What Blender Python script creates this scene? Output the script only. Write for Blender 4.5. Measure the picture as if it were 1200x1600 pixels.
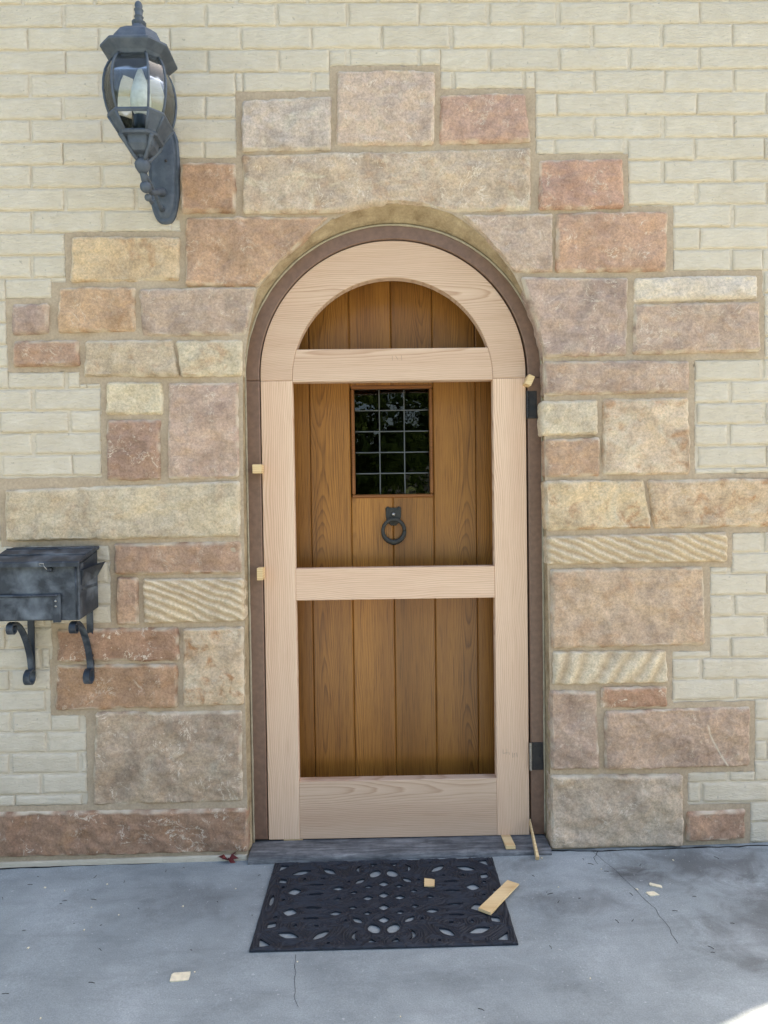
import bpy, math, random
import numpy as np
from mathutils import Vector, Matrix, noise as mn

# ------------------------------------------------------------------ scene, camera, light
for o in list(bpy.data.objects): bpy.data.objects.remove(o)
S = bpy.context.scene
COL = S.collection
D, H, F = 2.53, 1.301, 1110.0                      # camera distance to wall, height, focal length (px of 1200x1600)
PITCH, ROLL, YAW = [math.radians(a) for a in (1.4417, 0.7821, -0.6754)]
FWD = Vector((-math.sin(YAW)*math.cos(PITCH), math.cos(YAW)*math.cos(PITCH), -math.sin(PITCH)))
_r0 = Vector((math.cos(YAW), math.sin(YAW), 0)); _u0 = _r0.cross(FWD)
RIGHT = math.cos(ROLL)*_r0 - math.sin(ROLL)*_u0
UP = math.sin(ROLL)*_r0 + math.cos(ROLL)*_u0
cam = bpy.data.cameras.new('camera'); camo = bpy.data.objects.new('camera', cam); COL.objects.link(camo)
cam.sensor_fit = 'VERTICAL'; cam.sensor_height = 36; cam.sensor_width = 27; cam.lens = F/1600*36
cam.clip_start = .02; cam.clip_end = 500
m = Matrix((RIGHT, UP, -FWD)).transposed().to_4x4(); m.translation = Vector((0, -D, H)); camo.matrix_world = m
S.camera = camo

SUN_EL = math.radians(50); SUN_AZ = (0.914, 0.407)
sdir = Vector((SUN_AZ[0]*math.cos(SUN_EL), SUN_AZ[1]*math.cos(SUN_EL), math.sin(SUN_EL))).normalized()
w = bpy.data.worlds.new('World'); S.world = w; w.use_nodes = True
wt = w.node_tree; wt.nodes.clear()
sky = wt.nodes.new('ShaderNodeTexSky'); sky.sky_type = 'NISHITA'; sky.sun_disc = False
sky.sun_elevation = SUN_EL; sky.sun_rotation = math.atan2(sdir.x, sdir.y); sky.air_density = 1.0; sky.dust_density = 3.0
bg = wt.nodes.new('ShaderNodeBackground'); bg.inputs[1].default_value = 0.125
wo = wt.nodes.new('ShaderNodeOutputWorld')
wt.links.new(sky.outputs[0], bg.inputs[0]); wt.links.new(bg.outputs[0], wo.inputs[0])
sl = bpy.data.lights.new('sun', 'SUN'); sl.energy = 4.4; sl.angle = math.radians(.53); sl.color = (1, .88, .75)
so = bpy.data.objects.new('sun', sl); COL.objects.link(so); so.rotation_euler = sdir.to_track_quat('Z', 'Y').to_euler(); so.location = sdir*30
S.view_settings.view_transform = 'Standard'; S.view_settings.look = 'None'; S.view_settings.gamma = 1
S.view_settings.exposure = 2.05
S.cycles.max_bounces = 6; S.cycles.diffuse_bounces = 3; S.cycles.transparent_max_bounces = 8

# ------------------------------------------------------------------ helpers
rnd = random.Random(7)
def ray(px, py): return RIGHT*((px-600)/F) + UP*((800-py)/F) + FWD
def W(px, py, Y=0.0):                                # photo measurement -> (X, Z) on the plane at depth Y
    d = ray(px, py); k = (D+Y)/d.y; return d.x*k, d.z*k+H
GS = 0.0125
def gz(x): return GS*(x-.07)
def G(px, py, dz=0.0):                               # photo measurement -> point on the sloping slab
    d = ray(px, py); k = (gz(0)+dz-H)/(d.z-GS*d.x); return Vector((d.x*k, d.y*k-D, d.z*k+H))
def nz(x, y, z, s=1.0): return mn.noise(Vector((x*s, y*s, z*s)))
def fb(x, y, z, s=1.0, o=4): return mn.fractal(Vector((x*s, y*s, z*s)), .9, 2.1, o)
def lin(r, g, b): 
    f = lambda c: (c/12.92 if c <= .04045 else ((c+.055)/1.055)**2.4)
    return (f(r/255), f(g/255), f(b/255), 1)

def tag(o, label=None, cat=None, group=None, kind=None):
    if label: o['label'] = label
    if cat: o['category'] = cat
    if group: o['group'] = group
    if kind: o['kind'] = kind
    return o
WLOC = {}
def thing(name, label, cat, loc, group=None):
    o = bpy.data.objects.new(name, None); COL.objects.link(o); o.location = loc; WLOC[o] = Vector(loc)
    o.empty_display_size = .05
    return tag(o, label, cat, group)

class MB:
    def __init__(s): s.v = []; s.f = []
    def add(s, vs, fs):
        b = len(s.v); s.v += [tuple(p) for p in vs]; s.f += [tuple(i+b for i in f) for f in fs]; return s
    def box(s, c, size, rot=None, bev=0.0, taper=None):
        hx, hy, hz = [k/2 for k in size]; b = min(bev, hx*.9, hy*.9, hz*.9)
        vs = []; idx = {}
        for sx in (-1, 1):
            for sy in (-1, 1):
                for sz in (-1, 1):
                    for a in range(3):
                        p = [sx*(hx-b), sy*(hy-b), sz*(hz-b)]; p[a] = (sx*hx, sy*hy, sz*hz)[a]
                        if taper: p = taper(p)
                        idx[(sx, sy, sz, a)] = len(vs); vs.append(Vector(p))
        fs = []
        if b <= 0:
            vs = []; 
            for sx in (-1, 1):
                for sy in (-1, 1):
                    for sz in (-1, 1):
                        p = [sx*hx, sy*hy, sz*hz]; vs.append(Vector(taper(p) if taper else p))
            fs = [(0,1,3,2),(4,6,7,5),(0,4,5,1),(2,3,7,6),(0,2,6,4),(1,5,7,3)]
        else:
            for a in range(3):
                o1, o2 = [(1,2),(2,0),(0,1)][a]
                for sg in (-1, 1):
                    q = []
                    for (p1, p2) in ((-1,-1),(1,-1),(1,1),(-1,1)):
                        k = [0,0,0]; k[a] = sg; k[o1] = p1; k[o2] = p2; q.append(idx[(*k, a)])
                    fs.append(tuple(q if sg > 0 else q[::-1]))
            for a in range(3):                       # edges along axis a
                o1, o2 = [(1,2),(2,0),(0,1)][a]
                for p1 in (-1, 1):
                    for p2 in (-1, 1):
                        def K(sa, f):
                            k = [0,0,0]; k[a] = sa; k[o1] = p1; k[o2] = p2; return idx[(*k, f)]
                        q = [K(-1,o1), K(1,o1), K(1,o2), K(-1,o2)]
                        fs.append(tuple(q if p1*p2 < 0 else q[::-1]))
            for sx in (-1, 1):
                for sy in (-1, 1):
                    for sz in (-1, 1):
                        q = [idx[(sx,sy,sz,a)] for a in range(3)]
                        fs.append(tuple(q if sx*sy*sz > 0 else q[::-1]))
        M = rot if rot is not None else Matrix.Identity(3)
        return s.add([M @ p + Vector(c) for p in vs], fs)
    def tube(s, path, r, n=8, cap=True):
        path = [Vector(p) for p in path]; m_ = len(path); rs = r if isinstance(r, (list, tuple)) else [r]*m_
        vs = []; t0 = None; nrm = None
        for i, p in enumerate(path):
            t = (path[min(i+1, m_-1)]-path[max(i-1, 0)]).normalized()
            if nrm is None: nrm = t.orthogonal().normalized()
            else: nrm = (nrm - t*nrm.dot(t)).normalized()
            bi = t.cross(nrm)
            for k in range(n):
                a = 2*math.pi*k/n; vs.append(p + (nrm*math.cos(a)+bi*math.sin(a))*rs[i])
        fs = [(i*n+k, i*n+(k+1)%n, (i+1)*n+(k+1)%n, (i+1)*n+k) for i in range(m_-1) for k in range(n)]
        if cap: fs += [tuple(range(n))[::-1], tuple((m_-1)*n+k for k in range(n))]
        return s.add(vs, fs)
    def lathe(s, prof, c=(0,0,0), n=20, M=None):     # prof: (radius, height)
        vs = []; M = M or Matrix.Identity(3)
        for (r, z) in prof:
            for k in range(n):
                a = 2*math.pi*k/n; vs.append(M @ Vector((r*math.cos(a), r*math.sin(a), z)) + Vector(c))
        L = len(prof)
        fs = [(i*n+k, i*n+(k+1)%n, (i+1)*n+(k+1)%n, (i+1)*n+k) for i in range(L-1) for k in range(n)]
        fs += [tuple(range(n))[::-1], tuple((L-1)*n+k for k in range(n))]
        return s.add(vs, fs)
    def loops(s, loops, closed=True, cap0=True, cap1=True):   # list of equally long loops of 3D points
        n = len(loops[0]); vs = [p for l in loops for p in l]
        fs = []
        for i in range(len(loops)-1):
            for k in range(n if closed else n-1):
                fs.append((i*n+k, i*n+(k+1)%n, (i+1)*n+(k+1)%n, (i+1)*n+k))
        if closed and cap0: fs.append(tuple(range(n))[::-1])
        if closed and cap1: fs.append(tuple((len(loops)-1)*n+k for k in range(n)))
        return s.add(vs, fs)
    def prism(s, poly, y0, y1, ch=.0015):            # poly in (x,z), ccw seen from the front (-y); front at y0
        A = sum(poly[i][0]*poly[(i+1)%len(poly)][1]-poly[(i+1)%len(poly)][0]*poly[i][1] for i in range(len(poly)))
        if A < 0: poly = poly[::-1]
        ins = inset(poly, ch)
        L = [[(x, y0, z) for x, z in ins], [(x, y0+ch, z) for x, z in poly], [(x, y1, z) for x, z in poly]]
        n = len(poly); vs = [p for l in L for p in l]
        fs = [tuple(range(n))] + [(i*n+(k+1)%n, i*n+k, (i+1)*n+k, (i+1)*n+(k+1)%n) for i in range(2) for k in range(n)]
        fs.append(tuple(2*n+k for k in range(n))[::-1])
        return s.add(vs, fs)
    def build(s, name, mat, parent=None, smooth=False, origin=None, sharp=None):
        V = np.array(s.v, dtype=float)
        if origin is None: origin = (V.min(0)+V.max(0))/2
        origin = np.array(origin, dtype=float)
        me = bpy.data.meshes.new(name); me.from_pydata((V-origin).tolist(), [], s.f); me.update()
        if smooth:
            me.polygons.foreach_set('use_smooth', [True]*len(me.polygons))
            if sharp: me.set_sharp_from_angle(angle=math.radians(sharp))
        me.materials.append(mat)
        o = bpy.data.objects.new(name, me); COL.objects.link(o)
        WLOC[o] = Vector(origin)
        if parent is not None:
            o.parent = parent; o.location = Vector(origin)-WLOC[parent]
        else: o.location = Vector(origin)
        return o
def inset(poly, d):
    n = len(poly); out = []
    for i in range(n):
        a, b, c = Vector(poly[i-1]), Vector(poly[i]), Vector(poly[(i+1) % n])
        e1 = (b-a).normalized(); e2 = (c-b).normalized()
        n1 = Vector((-e1.y, e1.x)); n2 = Vector((-e2.y, e2.x)); k = n1+n2
        q = k.dot(n1)
        out.append(tuple(b + (k*(d/q) if q > .2 else n1*d)))
    return out
def arc(cx, cz, r, a0, a1, n): return [(cx+r*math.cos(math.radians(a0+(a1-a0)*i/n)), cz+r*math.sin(math.radians(a0+(a1-a0)*i/n))) for i in range(n+1)]
def resample(pts, n):
    P = np.array(pts, float); L = np.r_[0, np.cumsum(np.hypot(*np.diff(P, axis=0).T))]
    t = np.linspace(0, L[-1], n); return np.c_[np.interp(t, L, P[:,0]), np.interp(t, L, P[:,1])]
def polydist(X, Z, poly):                            # signed distance, negative inside (arrays)
    P = np.array(poly, float); Q = np.roll(P, -1, 0); d2 = np.full(X.shape, 1e9); ins = np.zeros(X.shape, bool)
    for (ax, az), (bx, bz) in zip(P, Q):
        ex, ez = bx-ax, bz-az; t = np.clip(((X-ax)*ex+(Z-az)*ez)/(ex*ex+ez*ez+1e-12), 0, 1)
        d2 = np.minimum(d2, (X-ax-t*ex)**2+(Z-az-t*ez)**2)
        c = ((az > Z) != (bz > Z)); ins ^= c & (X < (bx-ax)*(Z-az)/(bz-az+1e-12)+ax)
    d = np.sqrt(d2); return np.where(ins, -d, d)

# ---- materials
def mat(name):
    m_ = bpy.data.materials.new(name); m_.use_nodes = True; t = m_.node_tree; t.nodes.clear()
    out = t.nodes.new('ShaderNodeOutputMaterial'); p = t.nodes.new('ShaderNodeBsdfPrincipled'); t.links.new(p.outputs[0], out.inputs[0])
    return m_, t, p
def nd(t, typ, ins=None, **at):
    n = t.nodes.new('ShaderNode'+typ)
    for k, v in at.items(): setattr(n, k, v)
    for k, v in (ins or {}).items():
        s = n.inputs[k]
        if hasattr(v, 'is_output'): t.links.new(v, s)
        else: s.default_value = v
    return n
def mixc(t, fac, a, b, mode='MIX'):
    n = t.nodes.new('ShaderNodeMix'); n.data_type = 'RGBA'; n.blend_type = mode
    for s, v in ((n.inputs[0], fac), (n.inputs[6], a), (n.inputs[7], b)):
        if hasattr(v, 'is_output'): t.links.new(v, s)
        else: s.default_value = v
    return n.outputs[2]
def math_(t, op, a, b=0.0, c=0.0):
    n = t.nodes.new('ShaderNodeMath'); n.operation = op
    for s, v in zip(n.inputs, (a, b, c)):
        if hasattr(v, 'is_output'): t.links.new(v, s)
        else: s.default_value = v
    return n.outputs[0]
def ramp(t, fac, stops):
    n = t.nodes.new('ShaderNodeValToRGB'); t.links.new(fac, n.inputs[0]); e = n.color_ramp.elements
    while len(e) < len(stops): e.new(.5)
    for q, (p, c) in zip(e, stops): q.position = p; q.color = c if len(c) == 4 else (*c, 1)
    return n.outputs[0]
def g(v): return (v, v, v, 1)
def coords(t, scale=(1,1,1), rot=(0,0,0), rand=True):
    tc = nd(t, 'TexCoord'); v = tc.outputs['Object']
    if rand:
        oi = nd(t, 'ObjectInfo'); k = math_(t, 'MULTIPLY', oi.outputs['Random'], 37.0)
        cx = nd(t, 'CombineXYZ', {0: k, 1: math_(t, 'MULTIPLY', k, 1.7), 2: math_(t, 'MULTIPLY', k, .6)})
        v = nd(t, 'VectorMath', {0: v, 1: cx.outputs[0]}, operation='ADD').outputs[0]
    return nd(t, 'Mapping', {'Vector': v, 'Scale': scale, 'Rotation': rot}).outputs[0]
def noise(t, vec, scale, detail=4, rough=.55, dist=0.0):
    return nd(t, 'TexNoise', {'Vector': vec, 'Scale': scale, 'Detail': detail, 'Roughness': rough, 'Distortion': dist}).outputs[0]
def bump(t, p, h, strength, dist=.002, prev=None):
    n = nd(t, 'Bump', {'Height': h, 'Strength': strength, 'Distance': dist})
    if prev is not None: t.links.new(prev, n.inputs['Normal'])
    t.links.new(n.outputs[0], p.inputs['Normal']); return n.outputs[0]
def setp(t, p, **k):
    for a, v in k.items():
        s = p.inputs[a.replace('_', ' ')]
        if hasattr(v, 'is_output'): t.links.new(v, s)
        else: s.default_value = v

def m_stone():
    m_, t, p = mat('stone'); v = coords(t); oi = nd(t, 'ObjectInfo'); base = oi.outputs['Color']
    A = lambda n: nd(t, 'Attribute', attribute_type='OBJECT', attribute_name=n).outputs['Fac']
    big = noise(t, v, 7, 5, .6, .6); mid = noise(t, v, 28, 5, .65, .4); fine = noise(t, v, 120, 5, .8)
    c = mixc(t, 1.0, base, ramp(t, big, [(.3, (.72,.70,.70)), (.5, (1,1,1)), (.72, (1.18,1.16,1.10))]), 'MULTIPLY')
    c = mixc(t, math_(t, 'MULTIPLY', ramp(t, noise(t, v, 11, 4, .6, 1.2), [(.52, g(0)), (.66, g(1))]), A('rust')), c, lin(172,130,92))
    c = mixc(t, math_(t, 'MULTIPLY', ramp(t, noise(t, v, 9, 5, .6, 1.0), [(.55, g(0)), (.72, g(1))]), A('pale')), c, lin(214,200,170))
    c = mixc(t, 1.0, c, ramp(t, mid, [(.25, g(.9)), (.5, g(1)), (.75, g(1.07))]), 'MULTIPLY')
    c = mixc(t, 1.0, c, ramp(t, fine, [(.34, g(.72)), (.5, g(1)), (.66, g(1.24))]), 'MULTIPLY')
    bed = noise(t, coords(t, (.18, 1, 1), (0, .12, 0)), 60, 4, .6, .5); c = mixc(t, 1.0, c, ramp(t, bed, [(.32, g(.92)), (.6, g(1.04))]), 'MULTIPLY')
    # thin pale scratches / veins: narrow band of a distorted noise
    nv = noise(t, v, 10, 5, .62, 1.6); band = math_(t, 'ABSOLUTE', math_(t, 'SUBTRACT', nv, .5))
    vein = ramp(t, band, [(0, g(1)), (.016, g(0))]); gate = ramp(t, noise(t, v, 16, 2), [(.5, g(0)), (.62, g(1))])
    sp = ramp(t, noise(t, v, 75, 3, .6, .5), [(.66, g(0)), (.74, g(1))])
    vf = math_(t, 'MULTIPLY', math_(t, 'MAXIMUM', math_(t, 'MULTIPLY', vein, gate), math_(t, 'MULTIPLY', sp, .75)), A('vein'))
    c = mixc(t, vf, c, lin(226,208,182))
    gro = nd(t, 'Attribute', attribute_type='GEOMETRY', attribute_name='groove').outputs['Fac']   # browner tint towards the bottom of the ripple grooves
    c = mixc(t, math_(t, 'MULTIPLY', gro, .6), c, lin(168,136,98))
    edge = nd(t, 'Attribute', attribute_type='GEOMETRY', attribute_name='chip').outputs['Fac']   # chipped arris, plus a top-lit edge highlight painted in
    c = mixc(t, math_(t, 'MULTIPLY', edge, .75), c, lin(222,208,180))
    setp(t, p, Base_Color=c, Roughness=.9, Specular_IOR_Level=.25)
    b = bump(t, p, mid, .6, .006); bump(t, p, fine, .6, .002, b)
    return m_
def m_brick():
    m_, t, p = mat('painted_brick'); oi = nd(t, 'ObjectInfo')
    v = coords(t, (1,1,3.2)); v1 = coords(t, (1,1,1))
    rg = noise(t, v, 42, 4, .65, 1.3); fine = noise(t, v1, 220, 3)
    c = ramp(t, noise(t, v1, 14, 4, .6), [(.3, lin(210,194,167)), (.6, lin(217,202,176)), (.8, lin(223,209,185))])
    c = mixc(t, 1.0, c, ramp(t, oi.outputs['Random'], [(0, g(.97)), (1, g(1.03))]), 'MULTIPLY')
    pit = ramp(t, noise(t, v1, 60, 2, .5), [(.24, g(1)), (.29, g(0))])
    c = mixc(t, math_(t, 'MULTIPLY', pit, .35), c, lin(112,100,80))
    dirt = ramp(t, rg, [(.25, g(.92)), (.42, g(1))]); c = mixc(t, 1.0, c, dirt, 'MULTIPLY')
    setp(t, p, Base_Color=c, Roughness=.62, Specular_IOR_Level=.35)
    b = bump(t, p, rg, .8, .0078); bump(t, p, fine, .3, .0012, b)
    return m_
def m_rough(name, c0, c1, sc=20, rough=.9, bs=.5, bd=.003, extra=None):
    m_, t, p = mat(name); v = coords(t, rand=False)
    a = noise(t, v, sc, 5, .6, .3); f = noise(t, v, sc*8, 4, .6)
    c = ramp(t, a, [(.3, c0), (.7, c1)]); c = mixc(t, 1.0, c, ramp(t, f, [(.3, g(.85)), (.7, g(1.1))]), 'MULTIPLY')
    if extra: c = extra(t, v, c)
    setp(t, p, Base_Color=c, Roughness=rough, Specular_IOR_Level=.3)
    b = bump(t, p, a, bs*.6, bd*2); bump(t, p, f, bs, bd, b)
    return m_
def m_wood(name, cols, axis='Z', ring=.007, dark=.35, rough=.6, coat=0.0, stretch=.055, spec=.3, porec=(.6,.5,.4), pores=.5):
    # flat-sawn board: growth rings cut at a shallow angle give cathedral arches; pores run along the grain
    m_, t, p = mat(name); tc = nd(t, 'TexCoord'); sp = nd(t, 'SeparateXYZ', {0: tc.outputs['Object']}); oi = nd(t, 'ObjectInfo'); rn = oi.outputs['Random']
    al, ac = (sp.outputs[2], sp.outputs[0]) if axis == 'Z' else (sp.outputs[0], sp.outputs[2])
    r37 = math_(t, 'MULTIPLY', rn, 37.0)
    def n1(x, scale, det=2.0):                       # smooth 1-D noise along the board
        return nd(t, 'TexNoise', {'W': math_(t, 'ADD', x, r37), 'Scale': scale, 'Detail': det}, noise_dimensions='1D').outputs[0]
    vg = coords(t, (1, 1, stretch) if axis == 'Z' else (stretch, 1, 1))
    a2 = math_(t, 'ADD', math_(t, 'ADD', ac, math_(t, 'MULTIPLY', math_(t, 'SUBTRACT', rn, .5), .22)), math_(t, 'MULTIPLY', math_(t, 'SUBTRACT', n1(al, 1.6), .5), .05))
    dep = math_(t, 'ADD', math_(t, 'MULTIPLY', n1(al, 1.0, 1.0), .09), math_(t, 'MULTIPLY', al, .02))
    d = math_(t, 'SQRT', math_(t, 'ADD', math_(t, 'MULTIPLY', a2, a2), math_(t, 'MULTIPLY', dep, dep)))
    wig = math_(t, 'MULTIPLY', math_(t, 'SUBTRACT', noise(t, vg, 22, 4, .6), .5), 1.5)
    ph = math_(t, 'FRACT', math_(t, 'ADD', math_(t, 'DIVIDE', d, ring), wig))
    rg = ramp(t, ph, [(0, g(0)), (.55, g(.25)), (.86, g(1)), (1, g(0))])
    pore = noise(t, coords(t, (1, 1, .012) if axis == 'Z' else (.012, 1, 1)), 560, 3, .65); broad = noise(t, vg, 9, 3)
    c = ramp(t, broad, [(.3, cols[0]), (.7, cols[1])])
    c = mixc(t, math_(t, 'MULTIPLY', rg, math_(t, 'MULTIPLY', dark, ramp(t, noise(t, vg, 14, 3), [(.3, g(.35)), (.7, g(1))]))), c, cols[2])
    c = mixc(t, math_(t, 'MULTIPLY', ramp(t, pore, [(.5, g(0)), (.66, g(1))]), pores), c, mixc(t, 1.0, c, (*porec, 1), 'MULTIPLY'))
    c = mixc(t, 1.0, c, ramp(t, rn, [(0, (.84,.82,.8)), (1, (1.1,1.08,1.05))]), 'MULTIPLY')
    setp(t, p, Base_Color=c, Roughness=rough, Specular_IOR_Level=spec, Coat_Weight=coat, Coat_Roughness=.3)
    bump(t, p, math_(t, 'ADD', rg, pore), .2, .0012)
    return m_
def m_metal(name, c0, c1, c2, amt=.5, rough=.45, metallic=0.0, sc=12):
    m_, t, p = mat(name); v = coords(t)
    a = noise(t, v, sc, 4, .55, .2); f = noise(t, v, 180, 3)
    c = ramp(t, noise(t, v, 40, 3), [(.3, c0), (.7, c1)])
    c = mixc(t, math_(t, 'MULTIPLY', ramp(t, a, [(.48, g(0)), (.78, g(1))]), amt), c, c2)
    setp(t, p, Base_Color=c, Roughness=ramp(t, a, [(.3, g(rough)), (.7, g(min(1, rough+.25)))]), Metallic=metallic, Specular_IOR_Level=.5)
    bump(t, p, f, .2, .0008)
    return m_
def m_glass(name, tint, rough=.02, ior=1.5, dust=0.0):
    m_, t, p = mat(name); t.nodes.remove(p); out = [n for n in t.nodes if n.type == 'OUTPUT_MATERIAL'][0]
    fr = nd(t, 'Fresnel', {'IOR': ior}); tr = nd(t, 'BsdfTransparent', {'Color': tint}); gl = nd(t, 'BsdfGlossy', {'Roughness': rough})
    v = coords(t); b = nd(t, 'Bump', {'Height': noise(t, v, 14, 2), 'Strength': .12, 'Distance': .004}); t.links.new(b.outputs[0], gl.inputs['Normal'])
    mx = nd(t, 'MixShader', {0: fr.outputs[0], 1: tr.outputs[0], 2: gl.outputs[0]})
    if dust: mx = nd(t, 'MixShader', {0: math_(t, 'MULTIPLY', noise(t, v, 30, 3), dust*2), 1: mx.outputs[0], 2: nd(t, 'BsdfDiffuse', {'Color': lin(205,205,198)}).outputs[0]})
    t.links.new(mx.outputs[0], out.inputs[0])
    return m_
def m_plain(name, c, rough=.6, **k):
    m_, t, p = mat(name); v = coords(t); f = noise(t, v, 60, 3)
    setp(t, p, Base_Color=mixc(t, 1.0, c, ramp(t, f, [(.3, g(.82)), (.7, g(1.1))]), 'MULTIPLY'), Roughness=rough, **k)
    bump(t, p, f, .15, .001); return m_

def m_sill():
    m_, t, p = mat('weathered_sill'); v = coords(t, (.12, 1, 1), rand=False); v1 = coords(t, rand=False)
    a = noise(t, v, 60, 5, .7, .4); b_ = noise(t, v1, 30, 5, .65)
    c = ramp(t, a, [(.3, lin(70,70,70)), (.5, lin(106,105,103)), (.68, lin(140,138,134)), (.78, lin(176,173,168))])
    c = mixc(t, 1.0, c, ramp(t, b_, [(.3, g(.7)), (.6, g(1.05))]), 'MULTIPLY')
    setp(t, p, Base_Color=c, Roughness=.8, Specular_IOR_Level=.25); bump(t, p, math_(t, 'ADD', a, b_), .6, .003); return m_
M = {}
M['stone'] = m_stone(); M['brick'] = m_brick()
M['mortar'] = m_rough('stone_mortar', lin(172,151,124), lin(188,167,139), 14, .95, .5, .002)
M['cement'] = m_rough('reveal_cement', lin(144,122,90), lin(190,168,132), 18, .95, .6, .004)
OAK = (lin(231,201,170), lin(219,185,154), lin(178,134,100))
M['oak_z'] = m_wood('raw_oak_upright', OAK, 'Z', .006, .75, .62, porec=(.82,.76,.7), pores=.7)
M['oak_x'] = m_wood('raw_oak_level', OAK, 'X', .006, .75, .62, porec=(.82,.76,.7), pores=.7)
M['old_oak'] = m_wood('stained_oak', (lin(182,124,52), lin(144,94,38), lin(84,46,16)), 'Z', .005, .7, .4, .3, .05, .4, (.4,.32,.22), .9)
M['old_oak_x'] = m_wood('stained_oak_level', (lin(150,98,52), lin(128,80,38), lin(84,48,20)), 'X', .006, .6, .42, .25)
M['pine_x'] = m_wood('shim_pine', (lin(232,206,156), lin(222,192,140), lin(176,128,76)), 'X', .006, .7, .65, 0, .08)
M['jamb'] = m_plain('brown_jamb_paint', lin(126,97,77), .42, Specular_IOR_Level=.5)
M['gap'] = m_plain('dark_gap', (.01,.009,.008,1), .9)
M['lead'] = m_metal('lead_came', lin(84,86,84), lin(100,102,100), lin(64,66,66), .4, .6, .1)
M['iron'] = m_metal('forged_iron', lin(46,46,42), lin(62,60,54), lin(90,84,70), .5, .5, .3, 30)
M['black'] = m_metal('faded_black_paint', lin(30,36,43), lin(42,48,56), lin(128,134,138), .75, .4, 0, 13)
M['lantern'] = m_metal('weathered_lantern_metal', lin(70,77,86), lin(86,93,101), lin(126,130,132), .4, .55, .2, 30)
M['hinge'] = m_metal('dark_hinge', lin(40,40,42), lin(56,54,52), lin(96,88,80), .3, .4, .3, 30)
M['steel'] = m_metal('bright_steel', lin(170,165,155), lin(190,186,176), lin(120,110,100), .5, .3, .9, 60)
M['pane'] = m_glass('leaded_glass', (.55,.55,.5,1), .015)
M['lglass'] = m_glass('lantern_glass', (.93,.94,.92,1), .03, 1.5, .03)
M['bulb'] = m_plain('frosted_bulb', lin(228,230,226), .3)
M['socket'] = m_plain('dark_socket', lin(40,50,58), .3)
M['rubber'] = m_metal('black_rubber', lin(22,26,33), lin(29,34,42), lin(52,58,66), .4, .55, 0, 30)
M['bead'] = m_plain('caulk', lin(170,156,128), .8)
M['leaf'] = m_plain('dead_leaf', lin(110,40,34), .7)
M['sillm'] = m_sill()
M['pencil'] = m_plain('pencil', lin(158,134,114), .7)
M['twig'] = m_plain('twig', lin(60,54,46), .9)
M['chipm'] = m_plain('wood_chip', lin(228,214,180), .8)
M['roof'] = m_plain('roof_shingle', lin(90,82,76), .9)
M['room'] = m_plain('dark_interior', lin(46,40,34), .9)

def m_concrete():
    m_, t, p = mat('concrete'); v = coords(t, rand=False)
    a = noise(t, v, 2.2, 6, .62, .5); b_ = noise(t, v, 9, 5, .65, .8); f = noise(t, v, 260, 3, .6)
    c = ramp(t, a, [(.3, lin(128,133,131)), (.5, lin(145,150,147)), (.7, lin(160,164,161))])
    c = mixc(t, 1.0, c, ramp(t, b_, [(.3, g(.88)), (.55, g(1)), (.75, g(1.08))]), 'MULTIPLY')
    st = coords(t, (.5, 2.0, 1), (0,0,.25), rand=False); sw = noise(t, st, 6, 5, .7, .6)
    c = mixc(t, 1.0, c, ramp(t, sw, [(.3, g(.84)), (.5, g(1)), (.7, g(1.08))]), 'MULTIPLY')
    # dark spills to the right of the sill
    sep = nd(t, 'SeparateXYZ', {0: v}); 
    def blob(cx, cy, rx, ry):
        dx = math_(t, 'DIVIDE', math_(t, 'SUBTRACT', sep.outputs[0], cx), rx); dy = math_(t, 'DIVIDE', math_(t, 'SUBTRACT', sep.outputs[1], cy), ry)
        q = math_(t, 'ADD', math_(t, 'MULTIPLY', dx, dx), math_(t, 'MULTIPLY', dy, dy)); q = math_(t, 'ADD', q, math_(t, 'MULTIPLY', math_(t, 'SUBTRACT', b_, .5), 2.6))
        return ramp(t, q, [(0, g(1)), (1, g(0))])
    for (cx, cy, rx, ry, k) in ((1.12,-.13,.34,.13,.55), (.86,-.2,.09,.07,.6), (.62,-.33,.2,.09,.3), (-.6,-.25,.3,.12,.22), (1.3,-.5,.4,.3,.5), (.5,-.1,.08,.05,.3)):
        c = mixc(t, math_(t, 'MULTIPLY', blob(cx, cy, rx, ry), k), c, lin(64,60,58))
    fl = ramp(t, noise(t, v, 90, 2, .5, .4), [(.70, g(0)), (.74, g(1))]); c = mixc(t, math_(t, 'MULTIPLY', fl, .45), c, lin(196,194,190))
    c = mixc(t, 1.0, c, ramp(t, f, [(.3, g(.82)), (.7, g(1.14))]), 'MULTIPLY')
    setp(t, p, Base_Color=c, Roughness=ramp(t, b_, [(.3, g(.6)), (.7, g(.85))]), Specular_IOR_Level=.35)
    b = bump(t, p, b_, .25, .004); bump(t, p, f, .35, .0012, b)
    return m_
M['concrete'] = m_concrete()
M['grass'] = m_rough('lawn_grass', lin(84,96,50), lin(112,122,66), 6, .9, .6, .02)
M['foliage'] = m_rough('foliage', lin(84,104,52), lin(120,138,74), 3, .7, .1, .002)
M['bark'] = m_rough('bark', lin(80,66,52), lin(104,88,70), 12, .95, .8, .01)

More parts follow.
